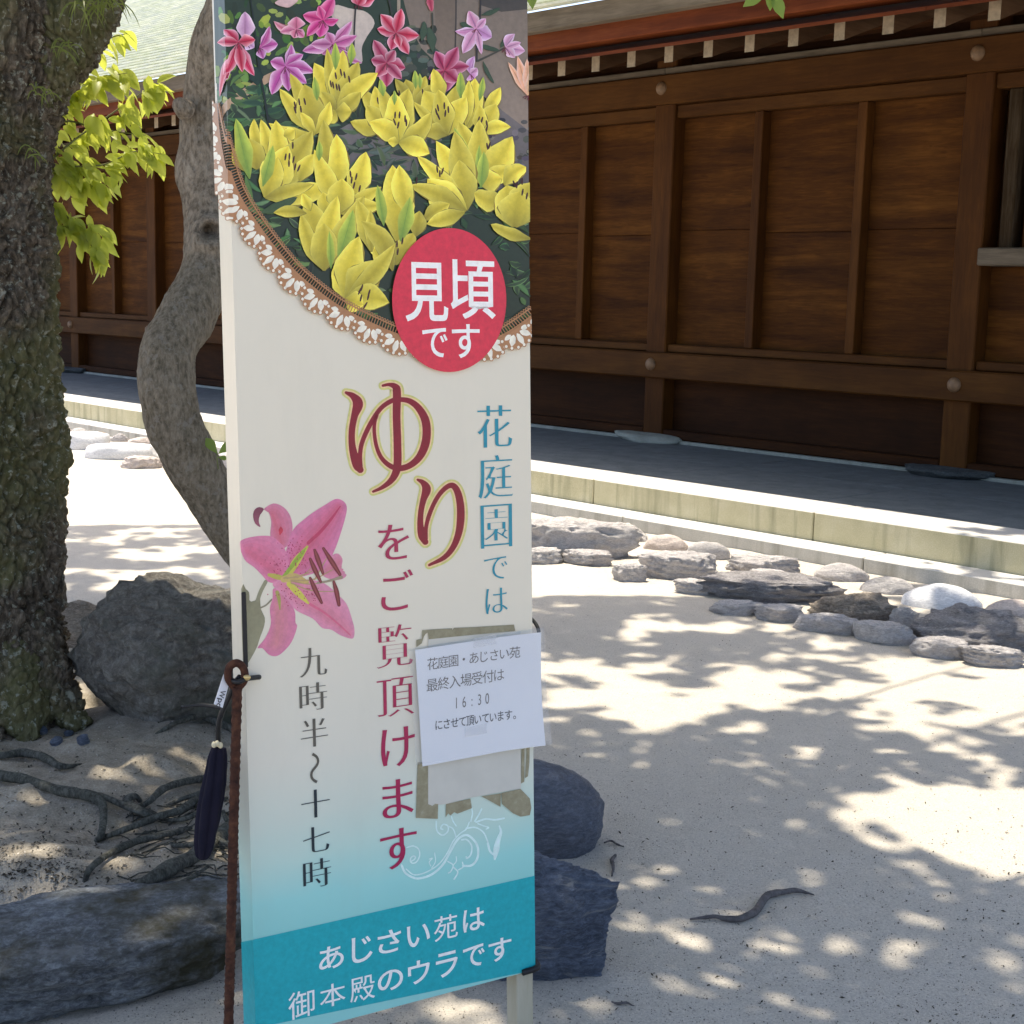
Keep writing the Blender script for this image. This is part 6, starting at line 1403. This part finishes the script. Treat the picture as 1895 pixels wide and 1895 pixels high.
# rusty reinforcing-bar stake with an eye at the top
m = Mat('rusty_steel', 0.85, 0.3); v = m.coord(); n1 = m.noise(v, 60, 7, 0.7); m.color(m.ramp(n1, [(0.3, (0.022, 0.009, 0.006)), (0.5, (0.06, 0.022, 0.012)), (0.7, (0.12, 0.05, 0.025))])); m.bump(n1, 0.6, 0.003); M_rust = m.m
SPD = float((st3(S0, 0.3, 0.03) - CAM) @ CF)
def sp(u, v, off=0.0):
    """on the upright plane of the sign's face, off metres in front of it"""
    d = ray(u, v); O = SX0 + SN * off; t = ((O - CAM) @ SN) / (d @ SN); return CAM + d * t
ctrl = [(439, 1272, .022), (433, 1500, .024), (428, 1700, .026), (423, 1895, .028)]
P = [sp(*q) for q in ctrl]; end = P[-1] + (P[-1] - P[-2]) / np.linalg.norm(P[-1] - P[-2]) * 0.36; end[2] = min(end[2], -0.03); P.append(end)
C = spline(P, 260); seg_ = np.linspace(0, 1, 260); R = 0.0078 + 0.0009 * (np.sin(seg_ * 2 * math.pi * 62) > 0.25)
stake = empty('steel_stake', np.array([P[-1][0], P[-1][1], 0.0]), 'rusty ribbed steel rod stake with looped top along the left side of the sign', 'stake')
V, F = tube(C, R, 12); part('rod', V, F, M_rust, stake, True)
ring = [sp(439, 1275, .022), sp(452, 1258, .026), sp(451, 1238, .026), sp(439, 1227, .024), sp(425, 1234, .020), sp(422, 1253, .018), sp(431, 1268, .018), sp(440, 1274, .014)]
V, F = tube(spline(ring, 48), np.full(48, 0.0066), 10); part('eye', V, F, M_rust, stake, True)
bt = empty('cable_tie', sp(462, 1254, .02), 'black strap with brass bead tying the stake loop to the sign', 'strap')
V, F = tube(spline([sp(424, 1256, .012), sp(440, 1262, .034), sp(456, 1256, .030), sp(480, 1253, .006)], 20), np.full(20, 0.0042), 8); part('band', V, F, M_black, bt, True)
M_brass = plain('brass', (0.62, 0.47, 0.20), 0.35, 0.5, 0.15, 40, 0, 0.6)
V, F = rock_shape(4, 3, 0.08); part('bead', V * np.array([0.006, 0.004, 0.005]) + sp(457, 1254, .036), F, M_brass, bt, True)
# folded umbrella hanging from the stake
UM_OFF = -0.03
axis_px = [(405, 1383, 12), (402, 1405, 16), (398, 1440, 19), (391, 1480, 21), (385, 1520, 20), (379, 1560, 18), (375, 1584, 12), (374, 1591, 4)]
um = empty('umbrella', sp(373, 1591, UM_OFF), 'folded dark navy umbrella hanging upside down beside the rusty stake', 'umbrella')
C = np.array([sp(u, v, UM_OFF) for u, v, w in axis_px]); W = np.array([w for *_, w in axis_px]) * 2.27 / FPX
Cs = spline(C, 60); Ws = np.interp(np.linspace(0, 1, 60), np.linspace(0, 1, len(W)), W)
V, F = tube(Cs, Ws, 48); N = V - np.repeat(Cs, 48, axis=0); ang = np.tile(np.linspace(0, 2 * math.pi, 48, endpoint=False), 60); tt = np.repeat(np.linspace(0, 1, 60), 48)
V = V + N * (0.42 * np.abs(np.sin(ang * 2.5 + tt * 1.6)) - 0.22 + 0.06 * fbm(V * 40, 3, 2))[:, None]
m = Mat('navy_umbrella_cloth', 0.85, 0.15); v = m.coord(); n1 = m.noise(v, 14, 4)
m.color(m.ramp(n1, [(0.35, (0.008, 0.008, 0.018)), (0.6, (0.016, 0.014, 0.026)), (0.75, (0.045, 0.034, 0.036))])); M_navy = m.m
part('canopy', V, F, M_navy, um, True)
strap('cord', [sp(404, 1386, UM_OFF), sp(404, 1350, UM_OFF + .01), sp(410, 1320, 0), sp(424, 1290, 0.005), sp(436, 1262, 0.012), sp(444, 1252, 0.02)], 0.0045, M_black, um)
V, F = tube(spline([sp(336, 1308, UM_OFF - 0.02), sp(375, 1305, UM_OFF), sp(412, 1310, 0)], 14), np.linspace(0.002, 0.004, 14), 7); part('strap_end', V, F, M_black, um, True)
for u, v_ in ((396, 1378), (402, 1376), (408, 1379)):
    V, F = rock_shape(9, 3, 0.06); part('rib_tip', V * np.array([0.0042, 0.004, 0.0055]) + sp(u, v_, UM_OFF + 0.018), F, plain('ivory_tip', (0.72, 0.64, 0.42), 0.4, 0.5, 0.1), um, True)
tq = [sp(u, v_, 0.012) for u, v_ in ((414, 1248), (426, 1258), (412, 1310), (396, 1303))]
V = np.array(tq + [q - SN * 0.0012 for q in tq]); tagp = part('tag', V, [(0, 3, 2, 1), (4, 5, 6, 7), (0, 1, 5, 4), (1, 2, 6, 5), (2, 3, 7, 6), (3, 0, 4, 7)], plain('white_tag', (0.76, 0.77, 0.80), 0.5, 0.4, 0.02), um)
tl = Lettering(0); ta = 0.5 * (tq[0] + tq[1]); tb_ = 0.5 * (tq[2] + tq[3]); td_ = (tb_ - ta); tl_len = np.linalg.norm(td_); td_ /= tl_len; tw_ = np.cross(td_, SN); tw_ = tw_ / np.linalg.norm(tw_); tw_ = -tw_ if tw_ @ SR < 0 else tw_
fr_ = lambda q: ta + q[:, :1] * td_ + q[:, 1:2] * tw_ + SN * 0.0009
x = 0.46 * tl_len
for ch, wd, h0, h1 in (('W', 0.0125, -0.004, 0.005), ('p', 0.007, -0.0065, 0.0025), ('c', 0.006, -0.004, 0.0025)):
    tl.char(ch, x, x + wd, h0, h1, (0.02, 0.02, 0.03), 0.01, 0.01, frame=fr_); x += wd + 0.001
o = tl.build('tag_lettering', M_print, um)
bpy.data.objects.remove(_fo)
